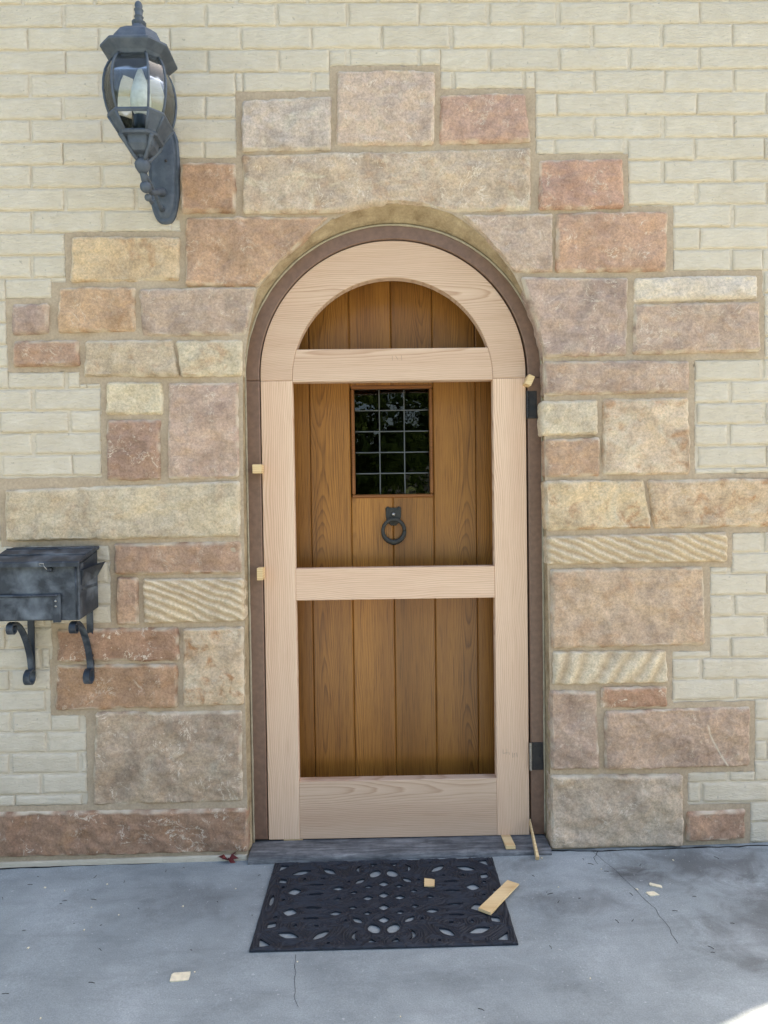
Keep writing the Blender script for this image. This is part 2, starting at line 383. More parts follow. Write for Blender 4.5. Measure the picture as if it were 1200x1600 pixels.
# ------------------------------------------------------------------ ground
def sheet(name, x0, x1, y0, y1, dz, mt, nx=2, ny=2, amp=0.0):
    b = MB(); vs = []; fs = []
    for j in range(ny+1):
        for i in range(nx+1):
            x = x0+(x1-x0)*i/nx; y = y0+(y1-y0)*j/ny
            vs.append((x, y, gz(max(-9, min(9, x)))+dz+(amp*fb(x, y, 0, 1.3, 4) if amp else 0)))
    for j in range(ny):
        for i in range(nx): k = j*(nx+1)+i; fs.append((k, k+1, k+nx+2, k+nx+1))
    b.add(vs, fs); return b.build(name, mt, None, True, origin=(0,0,0))
tag(sheet('lawn', -200, 200, -200, 200, -.16, M['grass'], 60, 60), kind='structure')
patio = tag(sheet('patio', -9.0, 9.0, -13.0, .3, 0, M['concrete'], 300, 220, .0016), kind='structure')

# ------------------------------------------------------------------ house: stones, bricks, mortar
HX1 = 2.76
house = thing('house', 'cream painted brick house wall with sandstone blocks around an arched doorway', 'house', (.07, 0, 0))
OPEN_PX = [(388,1345),(386,1250),(383,1110),(382,900),(380,750),(379,590),(386,530),(402,452),(440,405),(478,372),(515,345),(545,332),(585,321),(620,317),(665,321),(705,333),(722,343),(765,378),(803,428),(822,465),(838,505),(848,545),(850,600),(852,750),(856,900),(860,1100),(860,1335)]
OPEN = [W(*q) for q in OPEN_PX]
JC, JZ, JR = .073, 1.736, .539                       # door frame: centre, spring height, outer radius

PINK = (178,148,128); MAUVE = (166,140,122); TAN = (196,170,134); CREAM = (206,190,152); BUFF = (188,152,118); GREY = (186,172,152); RUST = (170,122,88); BROWN = (150,126,104)
# each: corners tl,tr,br,bl in photo measure; colour; rust, pale, vein; extras
ST = [
 [(378,157),(519,150),(517,235),(378,236), (188,172,154), .1,.5,.5],
 [(527,111),(680,111),(678,227),(525,227), (190,164,142), .1,.3,.9],
 [(688,149),(820,146),(829,222),(687,226), (178,144,126), .1,.1,.6],
 [(378,243),(829,231),(830,329),(380,334), (190,166,136), .35,.8,1.0, 'lintel'],
 [(283,256),(368,255),(369,333),(284,333), (176,132,98), .5,.1,.5],
 [(290,340),(514,338),(402,448),(291,447), (178,144,116), .3,.15,.5, 'archL'],
 [(114,371),(281,371),(280,438),(110,441), (204,172,124), .6,.3,.3],
 [(92,449),(211,449),(212,518),(90,520), (186,152,118), .4,.2,.6],
 [(217,451),(401,449),(382,524),(222,525), (176,150,128), .2,.25,.8],
 [(19,475),(77,475),(77,521),(18,524), (170,140,122), .1,.1,.5],
 [(21,533),(122,531),(126,572),(20,573), (166,134,112), .2,.3,.6],
 [(134,532),(271,531),(281,589),(132,588), (192,170,134), .5,.4,.3],
 [(275,532),(379,531),(378,588),(284,589), (200,182,142), .5,.4,.4],
 [(167,597),(253,597),(255,648),(166,648), (206,190,148), .1,.3,.2],
 [(168,656),(251,655),(251,750),(167,751), (158,128,110), .3,.1,1.0],
 [(263,598),(372,598),(374,746),(262,749), (182,150,128), .15,.1,.8],
 [(8,766),(375,751),(376,838),(9,846), (190,172,136), .2,.4,.4],
 [(179,849),(377,846),(378,896),(180,897), (172,132,102), .15,.05,.4],
 [(182,902),(216,901),(217,975),(182,976), (180,146,120), .1,.1,.5],
 [(223,904),(381,903),(383,970),(225,974), (208,188,148), .15,.3,.3, 'ripple'],
 [(90,983),(279,980),(280,1033),(90,1033), (160,124,100), .2,.1,1.2],
 [(88,1039),(278,1037),(278,1105),(87,1110), (172,128,92), .4,.05,.7],
 [(286,981),(380,979),(382,1101),(286,1104), (196,168,130), 1.0,.6,.4],
 [(150,1113),(378,1110),(379,1252),(145,1258), (174,150,122), .2,.3,1.0],
 [(-180,1272),(386,1263),(387,1330),(-180,1344), (150,118,96), .35,.1,.9],
 [(842,250),(973,248),(974,326),(842,328), (178,140,120), .1,.1,.7],
 [(722,337),(863,334),(864,425),(805,426), (182,156,134), .1,.2,.7, 'archR'],
 [(869,333),(1044,330),(1040,424),(868,426), (180,144,120), .15,.15,.8],
 [(813,434),(981,434),(979,555),(850,558), (176,148,130), .1,.2,.8, 'archR2'],
 [(991,434),(1183,430),(1184,467),(990,472), (204,190,166), .1,.3,.6],
 [(990,475),(1187,471),(1187,549),(988,554), (182,152,128), .2,.2,.7],
 [(850,564),(1077,564),(1076,613),(851,618), (180,150,126), .35,.1,.7],
 [(846,627),(934,624),(933,679),(846,681), (206,188,150), .1,.3,.5],
 [(852,686),(936,684),(937,744),(853,746), (188,148,114), .4,.1,.5],
 [(942,623),(1076,621),(1078,741),(941,742), (202,174,138), .7,.6,.4],
 [(851,751),(1005,750),(1018,825),(854,829), (206,178,130), .9,.6,.4],
 [(1011,750),(1236,747),(1236,822),(1021,826), (200,168,126), 1.0,.5,.5],
 [(855,838),(1135,831),(1136,877),(856,882), (206,186,146), .15,.4,.5, 'ripple'],
 [(860,889),(1099,885),(1102,1007),(861,1013), (192,160,126), .35,.05,.3],
 [(863,1018),(1041,1016),(1043,1066),(864,1070), (206,188,150), .1,.3,.6, 'ripple2'],
 [(860,1079),(933,1080),(936,1201),(861,1202), (178,148,124), .15,.1,.5],
 [(939,1074),(1042,1072),(1043,1105),(938,1107), (174,134,108), .4,.5,1.3],
 [(945,1111),(1172,1104),(1171,1197),(944,1202), (178,146,120), .15,.1,.6, 'vein'],
 [(860,1211),(1066,1209),(1067,1321),(861,1326), (186,164,136), .25,.2,.8],
 [(1072,1269),(1164,1264),(1165,1311),(1072,1316), (170,134,110), .1,.1,.7],
]
def opening_edge(p0, p1):                            # piece of the doorway outline between two photo points
    P = np.array(OPEN_PX, float); i0 = int(np.argmin(np.hypot(*(P-p0).T))); i1 = int(np.argmin(np.hypot(*(P-p1).T)))
    seq = OPEN_PX[i0:i1+1] if i0 <= i1 else OPEN_PX[i1:i0+1][::-1]
    mid = [q for q in seq if min(q[1], 9999) > min(p0[1], p1[1])+6 and q[1] < max(p0[1], p1[1])-6]
    return [p0]+mid+[p1]
STONE_POLY = []
def polyseg(x, z, a, b):
    ex, ez = b[0]-a[0], b[1]-a[1]; t = max(0, min(1, ((x-a[0])*ex+(z-a[1])*ez)/(ex*ex+ez*ez))); return math.hypot(x-a[0]-t*ex, z-a[1]-t*ez)
def coons(top, right, bottom, left, nx, ny):         # polylines: top l->r, bottom l->r, left t->b, right t->b
    t, b, l, r = resample(top, nx), resample(bottom, nx), resample(left, ny), resample(right, ny)
    u = np.linspace(0, 1, nx)[None, :, None]; v = np.linspace(0, 1, ny)[:, None, None]
    return (1-v)*t[None]+v*b[None]+(1-u)*l[:, None]+u*r[:, None]-((1-u)*(1-v)*t[0]+u*(1-v)*t[-1]+(1-u)*v*b[0]+u*v*b[-1])
chipattr = []
for si, s in enumerate(ST):
    tl, tr, br, bl = s[:4]; kind = s[8] if len(s) > 8 else ''
    top, right, bot, left = [tl, tr], [tr, br], [bl, br], [tl, bl]
    if kind == 'lintel': bot = [bl, (520,333),(545,331),(585,321),(620,317),(665,321),(705,331), br]
    if kind == 'archL': right = [tr, (478,372),(440,405), br]
    if kind == 'archR': left = [tl, (765,378), bl]
    if kind == 'archR2': left = [tl, (822,465),(838,505),(848,545), bl]
    f2 = lambda L: [W(*q) for q in L]
    top, right, bot, left = f2(top), f2(right), f2(bot), f2(left)
    wd = math.hypot(top[1][0]-top[0][0], top[1][1]-top[0][1]) if len(top) == 2 else 1; wd = max(wd, abs(bot[-1][0]-bot[0][0])); ht = abs(left[0][1]-left[-1][1])
    step = .004 if kind in ('ripple', 'ripple2', 'vein') else .0065; VN = [W(*q) for q in ((1104,1132),(1108,1146),(1114,1158),(1122,1172),(1130,1186),(1137,1198))]; tro = 0; nx = max(6, int(wd/step)); ny = max(6, int(ht/step))
    Pn = coons(top, right, bot, left, nx, ny)
    STONE_POLY.append([tuple(p) for p in list(Pn[0, :])+list(Pn[1:, -1])+list(Pn[-1, -2::-1])+list(Pn[-2:0:-1, 0])][::3])
    off = si*7.31
    jambL = max(tr[0], br[0]) > 365 and tr[0] < 400 and tr[1] > 440 or kind == 'archL'
    jambR = min(tl[0], bl[0]) < 866 and tl[0] > 800 and tl[1] > 430 or kind == 'archR'
    depth = .06 if (jambL or jambR or kind == 'lintel') else .03
    cx, cz = Pn[..., 0].mean(), Pn[..., 1].mean()
    uu = np.linspace(0, 1, nx)[None, :]*wd; vv = np.linspace(0, 1, ny)[:, None]*ht
    e = np.minimum(np.minimum(uu, wd-uu), np.minimum(vv, ht-vv))
    eu = np.minimum(uu, wd-uu)+0*vv; ev = np.minimum(vv, ht-vv)+0*uu
    vs = []; chips = []; tros = []
    tiltx, tiltz = rnd.uniform(-.006, .006), rnd.uniform(-.006, .006)
    for j in range(ny):
        for i in range(nx):
            x, z = Pn[j, i]; d = e[j, i]
            # ragged outline, rounded corners
            wob = .0026*fb(x, off, z, 34, 3)*math.exp(-d/.015)
            cr = max(0, .007-math.hypot(eu[j, i], ev[j, i])) if d < .007 else 0
            sx = (cx-x); sz = (cz-z); L = math.hypot(sx, sz)+1e-6
            wob2 = wob + cr*.45
            xx = x+sx/L*wob2*1.4 + .002*nz(x, off+3, z, 40); zz = z+sz/L*wob2*1.4 + .002*nz(x, off+9, z, 40)
            h = .009*fb(x, off, z, 7, 3) + .005*fb(x, off+5, z, 26, 4) + .0014*nz(x, off, z, 110)
            h += .0075*(mn.ridged_multi_fractal(Vector((x*7, off+1, z*7)), 1.0, 2.2, 4, 1.0, 2.0)-1.0)*min(1, d/.012) if kind[:6] != 'ripple' else 0
            h += tiltx*(x-cx)/wd+tiltz*(z-cz)/ht
            if kind == 'ripple':
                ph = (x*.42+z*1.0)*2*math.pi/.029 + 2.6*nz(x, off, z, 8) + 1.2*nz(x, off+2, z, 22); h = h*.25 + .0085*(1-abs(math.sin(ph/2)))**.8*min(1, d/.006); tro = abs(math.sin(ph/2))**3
            if kind == 'ripple2':
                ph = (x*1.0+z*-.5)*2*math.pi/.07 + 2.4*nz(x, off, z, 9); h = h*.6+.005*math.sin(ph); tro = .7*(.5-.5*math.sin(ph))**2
            roll = .010*math.exp(-(d/.003)**1.6) + .002*math.exp(-d/.012)
            y = min(.004, -.0105-h+roll)
            vs.append((xx, y, zz))
            # chipped arrises; the top one is painted paler to look lit from above
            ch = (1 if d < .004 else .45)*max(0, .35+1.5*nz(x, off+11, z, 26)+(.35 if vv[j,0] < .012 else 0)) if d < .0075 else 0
            if kind == 'vein': ch = max([ch]+[1-polyseg(x, z, VN[q], VN[q+1])/.004 for q in range(5)])
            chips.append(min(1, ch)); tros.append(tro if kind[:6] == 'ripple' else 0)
    fs = [(j*nx+i, (j+1)*nx+i, (j+1)*nx+i+1, j*nx+i+1) for j in range(ny-1) for i in range(nx-1)]
    loop = list(range(nx))+[j*nx+nx-1 for j in range(1, ny)]+[(ny-1)*nx+i for i in range(nx-2, -1, -1)]+[j*nx for j in range(ny-2, 0, -1)]
    base = len(vs)
    for k in loop: x, y, z = vs[k]; vs.append((x+.003*nz(x, off, z, 30), depth*.5+.003*nz(x, off, z, 50), z)); chips.append(0); tros.append(0)
    base2 = len(vs)
    for k in loop: x, y, z = vs[k]; vs.append((x, depth, z)); chips.append(0); tros.append(0)
    n = len(loop)
    for k in range(n):
        a, b = loop[k], loop[(k+1) % n]; fs.append((a, b, base+(k+1) % n, base+k)); fs.append((base+k, base+(k+1) % n, base2+(k+1) % n, base2+k))
    fs = [tuple(f) for f in fs]
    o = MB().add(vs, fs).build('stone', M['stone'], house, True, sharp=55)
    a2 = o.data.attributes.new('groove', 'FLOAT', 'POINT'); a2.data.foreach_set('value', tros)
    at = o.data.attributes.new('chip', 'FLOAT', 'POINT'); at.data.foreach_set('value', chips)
    gm = sum(s[4])/3; c = lin(*[gm+(q-gm)*(.60 if s[4][1] > .82*s[4][0] or s[4][2] < .62*s[4][0] else .76)+k for q, k in zip(s[4], (13, 4, -5))]); o.color = c; o['rust'] = float(s[5]); o['pale'] = float(s[6]); o['vein'] = float(min(1.3, s[7]))

# mortar bed between and around the stones
def field(name, x0, x1, z0, z1, step, sdf, hfun, mt, parent):
    nx = int((x1-x0)/step)+1; nz_ = int((z1-z0)/step)+1
    X, Z = np.meshgrid(x0+step*np.arange(nx), z0+step*np.arange(nz_)); Dm = sdf(X, Z)
    ins = Dm < 0; cell = ins[:-1,:-1] & ins[1:,:-1] & ins[:-1,1:] & ins[1:,1:]
    any_ = ins[:-1,:-1] | ins[1:,:-1] | ins[:-1,1:] | ins[1:,1:]
    gx = np.gradient(Dm, step, axis=1); gzz = np.gradient(Dm, step, axis=0); gn = np.maximum(gx**2+gzz**2, .2)
    out = ~ins; mv = np.clip(Dm/gn, 0, step*1.3)
    X = np.where(out, X-gx*mv, X); Z = np.where(out, Z-gzz*mv, Z)
    used = np.zeros(X.shape, bool)
    for a in (0, 1):
        for b in (0, 1): used[a:X.shape[0]-1+a, b:X.shape[1]-1+b] |= any_
    idx = -np.ones(X.shape, int); idx[used] = np.arange(used.sum())
    xs, zs, ds = X[used], Z[used], Dm[used]
    vs = [(a, hfun(a, b, c), b) for a, b, c in zip(xs, zs, ds)]
    J, I = np.nonzero(any_)
    fs = np.c_[idx[J, I], idx[J, I+1], idx[J+1, I+1], idx[J+1, I]].tolist()
    return MB().add(vs, fs), (J, I, any_, idx)
def polyarea(a): return .5*float(np.sum(a[:,0]*np.roll(a[:,1], -1)-np.roll(a[:,0], -1)*a[:,1]))
def stone_sdf(X, Z):
    out = np.full(X.shape, 9.0); xr, zr = X[0], Z[:, 0]
    for P in STONE_POLY:
        a = np.array(P); lo, hi = a.min(0)-.05, a.max(0)+.05
        i0, i1 = np.searchsorted(xr, [lo[0], hi[0]]); j0, j1 = np.searchsorted(zr, [lo[1], hi[1]])
        if i1 <= i0 or j1 <= j0: continue
        Xs_, Zs_ = X[j0:j1, i0:i1], Z[j0:j1, i0:i1]
        lo, hi = a.min(0), a.max(0)
        if hi[1]-lo[1] > 0 and len(a) and abs(polyarea(a)/((hi[0]-lo[0])*(hi[1]-lo[1]))) > .92: dd = np.maximum(np.maximum(lo[0]-Xs_, Xs_-hi[0]), np.maximum(lo[1]-Zs_, Zs_-hi[1]))
        else: dd = polydist(Xs_, Zs_, P[::2] if len(P) > 60 else P)
        out[j0:j1, i0:i1] = np.minimum(out[j0:j1, i0:i1], dd)
    wob = .0015*np.sin(X*61+3*np.sin(Z*37))*np.sin(Z*53+1)+.0012*np.sin(X*170+Z*90)*np.sin(Z*210)
    d = out-.0195+wob
    return np.maximum(d, .0-polydist(X, Z, OPEN+[(OPEN[-1][0], -.3), (OPEN[0][0], -.3)]))
bm, _ = field('mortar', -1.46, 1.5, -.05, 2.83, .007, stone_sdf, lambda x, z, d: .0036+.0018*nz(x, 0, z, 35)+.0008*nz(x, 4, z, 120), M['mortar'], house)
bm.build('mortar_bed', M['mortar'], house, True)

# wall core with the doorway cut out, house body, roof
ol = [(x, z) for x, z in OPEN]
ctr = (JC, 1.2)
core = [(-6, -.3), (OPEN[0][0]-.012, -.3)] + [(x+(-.012 if x < JC else .012)*(1 if z < 1.8 else .7), z+(.012 if z > 1.8 else 0)) for x, z in OPEN] + [(OPEN[-1][0]+.012, -.3), (HX1, -.3), (HX1, 3.5), (-6, 3.5)]
b = MB(); b.prism(core, .0068, .36, .001); b.build('wall_core', M['brick'], house)
b = MB(); X0, X1, Y0, Y1, Z1 = -6, HX1, .362, 6, 3.5
b.add([(X0,Y0,-.3),(X1,Y0,-.3),(X1,Y1,-.3),(X0,Y1,-.3),(X0,Y0,Z1),(X1,Y0,Z1),(X1,Y1,Z1),(X0,Y1,Z1)], [(1,2,6,5),(2,3,7,6),(3,0,4,7),(4,5,6,7),(0,3,2,1)])
b.build('house_body', M['room'], house)
b = MB(); b.prism([(X0-.1, 3.503), (X1+.04, 3.503), (X1+.04, 3.62), (X0-.1, 3.62)], -.1, 6.1, .002); b.build('roof', M['roof'], house)

# rounded cement reveal from the stone edge back to the frame
rv = resample(OPEN, 260); vs = []; fs = []; RN = 9
for i, (x, z) in enumerate(rv):
    if z > JZ: dx, dz = x-JC, z-JZ; L = math.hypot(dx, dz); jx, jz = JC+dx/L*JR, JZ+dz/L*JR
    else: jx, jz = (JC-JR if x < JC else JC+JR), z
    for k in range(RN):
        t = k/(RN-1); q = t**.8; y = .006+(.082-.006)*t
        xx, zz = x+(jx-x)*q, z+(jz-z)*q
        a = (.007*fb(x*3, t*2, z*3, 5, 3)+.003*nz(x, t, z, 60))*math.sin(math.pi*min(1, t*1.2)) if 0 < k < RN-1 else 0
        nx_, nz_ = (JC-x), ((JZ-z) if z > JZ else 0); L = math.hypot(nx_, nz_)+1e-6
        vs.append((xx+nx_/L*(a-.004), y, zz+nz_/L*(a-.004)))
for i in range(len(rv)-1):
    for k in range(RN-1): q = i*RN+k; fs.append((q, q+1, q+RN+1, q+RN))
MB().add(vs, fs).build('door_reveal', M['cement'], house, True)
cp = [(JC-JR-.001, .02+i*.02) for i in range(86)] + arc(JC, JZ, JR+.001, 180, 0, 110)[1:-1] + [(JC+JR+.001, JZ-i*.02) for i in range(86)]
MB().tube([(x, .069+.0015*nz(x, 1, z, 25), z) for x, z in cp], [.0042+.0014*nz(x, 5, z, 20) for x, z in cp], 6).build('caulk_bead', M['bead'], house, True)
MB().prism([(-3.5,-.12),(-.478,-.12),(-.478,.012),(-.9,.008),(-1.45,-.001),(-3.5,-.02)], -.005, .009, .003).build('base_ledge', M['brick'], house)

# bricks
def zc(k): return 3.023-.07963*k+.000066*k*k
PER = .2475; EX = []
for P in STONE_POLY: a = np.array(P); EX.append((a[:,0].min()-.0195, a[:,0].max()+.0195, a[:,1].min()-.0195, a[:,1].max()+.0195))
EX.append((OPEN[0][0]-.01, OPEN[-1][0]+.01, -.3, W(620,330)[1])); EX.append((-3.5, -.46, -.3, .02))
def sub(r, e):
    x0, x1, z0, z1 = r; a0, a1, b0, b1 = e
    if a0 >= x1 or a1 <= x0 or b0 >= z1 or b1 <= z0: return [r]
    out = []
    if a0 > x0: out.append((x0, a0, z0, z1))
    if a1 < x1: out.append((a1, x1, z0, z1))
    m0, m1 = max(x0, a0), min(x1, a1)
    if b0 > z0: out.append((m0, m1, z0, b0))
    if b1 < z1: out.append((m0, m1, b1, z1))
    return out
def brick_mesh(x0, x1, z0, z1, seed, fine=True):
    wd, ht = x1-x0, z1-z0; st = .011 if fine else .08
    nx = max(4, int(wd/st)+1); nz_ = max(4, int(ht/st)+1); vs = []
    us = np.linspace(0, 1, nx); vv = np.linspace(0, 1, nz_)
    # extra tight rows at the arris
    us = np.unique(np.r_[0, .003/wd, .008/wd, us[1:-1], 1-.008/wd, 1-.003/wd, 1]); vv = np.unique(np.r_[0, .003/ht, .008/ht, vv[1:-1], 1-.008/ht, 1-.003/ht, 1])
    us = us[(us >= 0) & (us <= 1)]; vv = vv[(vv >= 0) & (vv <= 1)]; nx, nz_ = len(us), len(vv)
    tx, tz = rnd.uniform(-.0012, .0012), rnd.uniform(-.0012, .0012); dy = rnd.uniform(-.001, .001)
    for v in vv:
        for u in us:
            x, z = x0+u*wd, z0+v*ht; d = min(u*wd, wd-u*wd, v*ht, ht-v*ht)
            y = .0005+dy+tx*(u-.5)*2+tz*(v-.5)*2 + .0048*math.exp(-(d/.003)**1.3) + .0022*nz(x*6, seed, z*26, 4) + .0012*nz(x, seed, z, 60)
            e = .0022*math.exp(-d/.01)
            vs.append((x+e*nz(x, seed+2, z, 30), y, z+e*1.3*nz(x, seed+4, z, 26)))
    fs = [(j*nx+i, j*nx+i+1, (j+1)*nx+i+1, (j+1)*nx+i) for j in range(nz_-1) for i in range(nx-1)]
    loop = list(range(nx))+[j*nx+nx-1 for j in range(1, nz_)]+[(nz_-1)*nx+i for i in range(nx-2, -1, -1)]+[j*nx for j in range(nz_-2, 0, -1)]
    bs = len(vs); vs += [(vs[k][0], .02, vs[k][2]) for k in loop]; n = len(loop)
    fs += [(loop[(k+1) % n], loop[k], bs+k, bs+(k+1) % n) for k in range(n)]
    return vs, fs
far = MB(); nb = 0; row_shift = random.Random(3)
for k in range(-6, 42):
    zt, zb = zc(k), zc(k+1); off = (-1.072 if k % 2 == 0 else -.950)+row_shift.uniform(-.014, .014)
    if zb < -.05: break
    n0 = int((-3.6-off)/PER)-1
    x = off+n0*PER
    while x < HX1:
        wj = row_shift.uniform(-.006, .006); jt = .0082
        r = (max(x+jt/2, -3.7), min(x+PER-jt/2+wj, HX1+.004), max(zb+jt/2-.001, -.02+gz(x)), zt-jt/2+.001); x += PER+wj*.0
        if r[1]-r[0] < .02: continue
        rs = [r]
        for e in EX: rs = [q for a in rs for q in sub(a, e)]
        for q in rs:
            if q[1]-q[0] < .016 or q[3]-q[2] < .012: continue
            vis = q[1] > -1.43 and q[0] < 1.46 and q[2] < 3.06
            if vis:
                vs, fs = brick_mesh(*q, nb*1.37); MB().add(vs, fs).build('brick', M['brick'], house, True); nb += 1
            else:
                vs, fs = brick_mesh(*q, nb*1.37+k+x, False); far.add(vs, fs)
fo = far.build('brick_courses', M['brick'], house, True); fo['kind'] = 'stuff'
print('bricks', nb)

# ------------------------------------------------------------------ sill
sb = MB(); pts = []
xa, xb = -.470, .611
L0 = []
for i in range(61):
    x = xa+(xb-xa)*i/60; zt = .021+gz(x)*.4+.0012*nz(x, 2, 0, 14); yf = -.036+.004*nz(x, 7, 0, 9)
    L0.append([(x, .29, -.05), (x, .29, zt+.003), (x, .03, zt+.001), (x, yf+.012, zt-.001), (x, yf+.004, zt-.005), (x, yf, zt-.012), (x, yf+.002, gz(x)-.01), (x, yf+.02, -.05)])
sb.loops(L0); tag(sb.build('door_sill', M['sillm'], None, True, origin=(JC, 0, 0), sharp=40), 'weathered grey wooden sill at the foot of the arched doorway', 'door sill')

# ------------------------------------------------------------------ door frame
df = thing('door_frame', 'brown painted arched door frame set into the stone doorway', 'door frame', (JC, .07, .022))
RI = .4895
for sx in (-1, 1):
    a, c = JC+sx*JR, JC+sx*RI; b = MB()
    b.prism([(min(a,c), .030), (max(a,c), .030), (max(a,c), 1.7195), (min(a,c), 1.7195)], .07, .30, .003); b.build('jamb', M['jamb'], df)
b = MB(); po = [(JC+JR, 1.7205)]+arc(JC, JZ, JR, 0, 180, 96)+[(JC-JR, 1.7205), (JC-RI, 1.7205)]+arc(JC, JZ, RI, 180, 0, 96)+[(JC+RI, 1.7205)]
b.prism(po, .07, .30, .003); b.build('frame_head', M['jamb'], df)
# stops behind the screen door
b = MB(); ri2 = .455
po = [(JC+RI-.001, .03)]+arc(JC, JZ, RI-.001, 0, 180, 64)+[(JC-RI+.001, .03), (JC-ri2, .03)]+arc(JC, JZ, ri2, 180, 0, 64)+[(JC+ri2, .03)]
b.prism(po, .128, .15, .002); b.build('door_stop', M['jamb'], df)
def hinge(zc_, h, xo, wl):
    hp = MB(); hp.box((xo+wl/2+.003, .0685, zc_), (wl, .003, h), bev=.001); hl = hp.build('hinge', M['hinge'], df)
    k = MB()
    for i in range(5): k.lathe([(.0052, -.5*h/5*.94), (.0052, .5*h/5*.94)], (xo, .0655, zc_-h/2+h/5*(i+.5)), 10)
    k.build('hinge_knuckle', M['steel'] if zc_ < 1 else M['hinge'], hl, True, sharp=40)
    for sx, sz in ((.3,-.36),(.7,0),(.3,.36)):
        s_ = MB(); s_.lathe([(.0045,0),(.004,.0012),(.002,.0016)], (xo+.003+wl*sx, .067, zc_+h*sz), 10, Matrix.Rotation(math.pi/2, 3, 'X')); s_.build('screw', M['hinge'], hl, True, sharp=40)
hx = .5605
z1 = W(828,611,.068)[1]; z2 = W(828,654,.068)[1]; hinge((z1+z2)/2, z1-z2, hx, .031)
z1 = W(836,1160,.068)[1]; z2 = W(836,1203,.068)[1]; hinge((z1+z2)/2, z1-z2, hx, .044)

# ------------------------------------------------------------------ old plank door
od = thing('plank_door', 'old stained oak plank door with small leaded window behind the screen door', 'door', (.07, .235, .03))
YO = .235; PJ = [-.413, -.251, -.094, .068, .228, .394, .558]; WX0, WX1, WZ0, WZ1 = -.091, .227, 1.286, 1.723
def arch_top(x): return JZ+math.sqrt(max(0, .47**2-(x-JC)**2))
pg = MB()
for i in range(6):
    a, c = PJ[i]+.0006, PJ[i+1]-.0006
    def plank(za, zb, top_arc=False):
        if top_arc: poly = [(a, za), (c, za)]+[(c+(a-c)*k/8, arch_top(c+(a-c)*k/8)) for k in range(9)]
        else: poly = [(a, za), (c, za), (c, zb), (a, zb)]
        b = MB(); b.prism(poly, YO, YO+.045, .0035); b.build('plank', M['old_oak'], od)
    if a < WX1 and c > WX0 and a > WX0-.02 and c < WX1+.02: plank(.03, WZ0+.004); plank(WZ1-.004, 0, True)
    else: plank(.03, 0, True)
b = MB(); b.prism([(-.40,.03),(.54,.03)]+[(x, arch_top(x)-.004) for x in np.linspace(.54,-.40,40)][1:-1] + [(-.40, 1.8)], YO+.047, YO+.055, .001)
# backing only as rails above and below the window so that the panes look into the dark room
b = MB(); b.box((.07, YO+.06, .65), (.94, .02, 1.2), bev=.002); b.box((.07, YO+.06, 1.9), (.8, .02, .34), bev=.002); b.build('back_batten', M['old_oak_x'], od)
wn = MB(); fw = .014
for (x0, x1, z0, z1) in ((WX0, WX1, WZ1-fw, WZ1), (WX0, WX1, WZ0, WZ0+fw), (WX0, WX0+fw, WZ0+fw, WZ1-fw), (WX1-fw, WX1, WZ0+fw, WZ1-fw)):
    wn.box(((x0+x1)/2, YO+.012, (z0+z1)/2), (x1-x0-.0004, .034, z1-z0-.0004), bev=.004)
win = wn.build('window', M['old_oak_x'], od)
gx = np.linspace(WX0+fw, WX1-fw, 4); gzv = np.linspace(WZ0+fw, WZ1-fw, 6); yg = YO+.018
for i in range(3):
    for j in range(5):
        R_ = Matrix.Rotation(rnd.uniform(-.012, .012), 3, 'X') @ Matrix.Rotation(rnd.uniform(-.012, .012), 3, 'Z')
        MB().box(((gx[i]+gx[i+1])/2, yg, (gzv[j]+gzv[j+1])/2), (gx[i+1]-gx[i]-.002, .003, gzv[j+1]-gzv[j]-.002), R_).build('pane', M['pane'], win)
for i in (1, 2): MB().tube([(gx[i]+.0006*nz(i, z, 0, 20), yg-.002, z) for z in np.linspace(gzv[0]-.002, gzv[-1]+.002, 16)], .0024, 8).build('lead_came', M['lead'], win, True)
for j in range(1, 5): MB().tube([(x, yg-.0025, gzv[j]+.0006*nz(j+9, x, 0, 20)) for x in np.linspace(gx[0]-.002, gx[-1]+.002, 12)], .0024, 8).build('lead_came', M['lead'], win, True)
# ring knocker
kx = .069
kb = MB(); kb.prism([(kx-.030,1.247),(kx-.022,1.253),(kx-.014,1.248),(kx+.014,1.248),(kx+.022,1.253),(kx+.030,1.247),(kx+.030,1.215),(kx+.024,1.192),(kx+.010,1.178),(kx-.010,1.178),(kx-.024,1.192),(kx-.030,1.215)], YO-.007, YO+.001, .002)
kn = kb.build('knocker', M['iron'], od)
MB().lathe([(.008,0),(.007,.006),(.003,.009)], (kx, YO-.007, 1.222), 12, Matrix.Rotation(math.pi/2, 3, 'X')).build('boss', M['steel'], kn, True, sharp=50)
for sx in (-1, 1): MB().lathe([(.005,0),(.004,.003)], (kx+sx*.021, YO-.007, 1.243), 10, Matrix.Rotation(math.pi/2, 3, 'X')).build('nail', M['iron'], kn, True, sharp=50)
rp = [(kx+.042*math.cos(a), YO-.017-.006*math.sin(a), 1.158+.044*math.sin(a)) for a in np.linspace(0, 2*math.pi, 41)]
MB().tube(rp, [.0075+.0025*max(0, -math.sin(a)) for a in np.linspace(0, 2*math.pi, 41)], 10).build('ring', M['iron'], kn, True)
MB().lathe([(.004,-.012),(.009,-.008),(.009,.008),(.004,.012)], (kx, YO-.012, 1.112), 12, Matrix.Rotation(math.pi/2, 3, 'Y')).build('striker', M['iron'], kn, True, sharp=50)

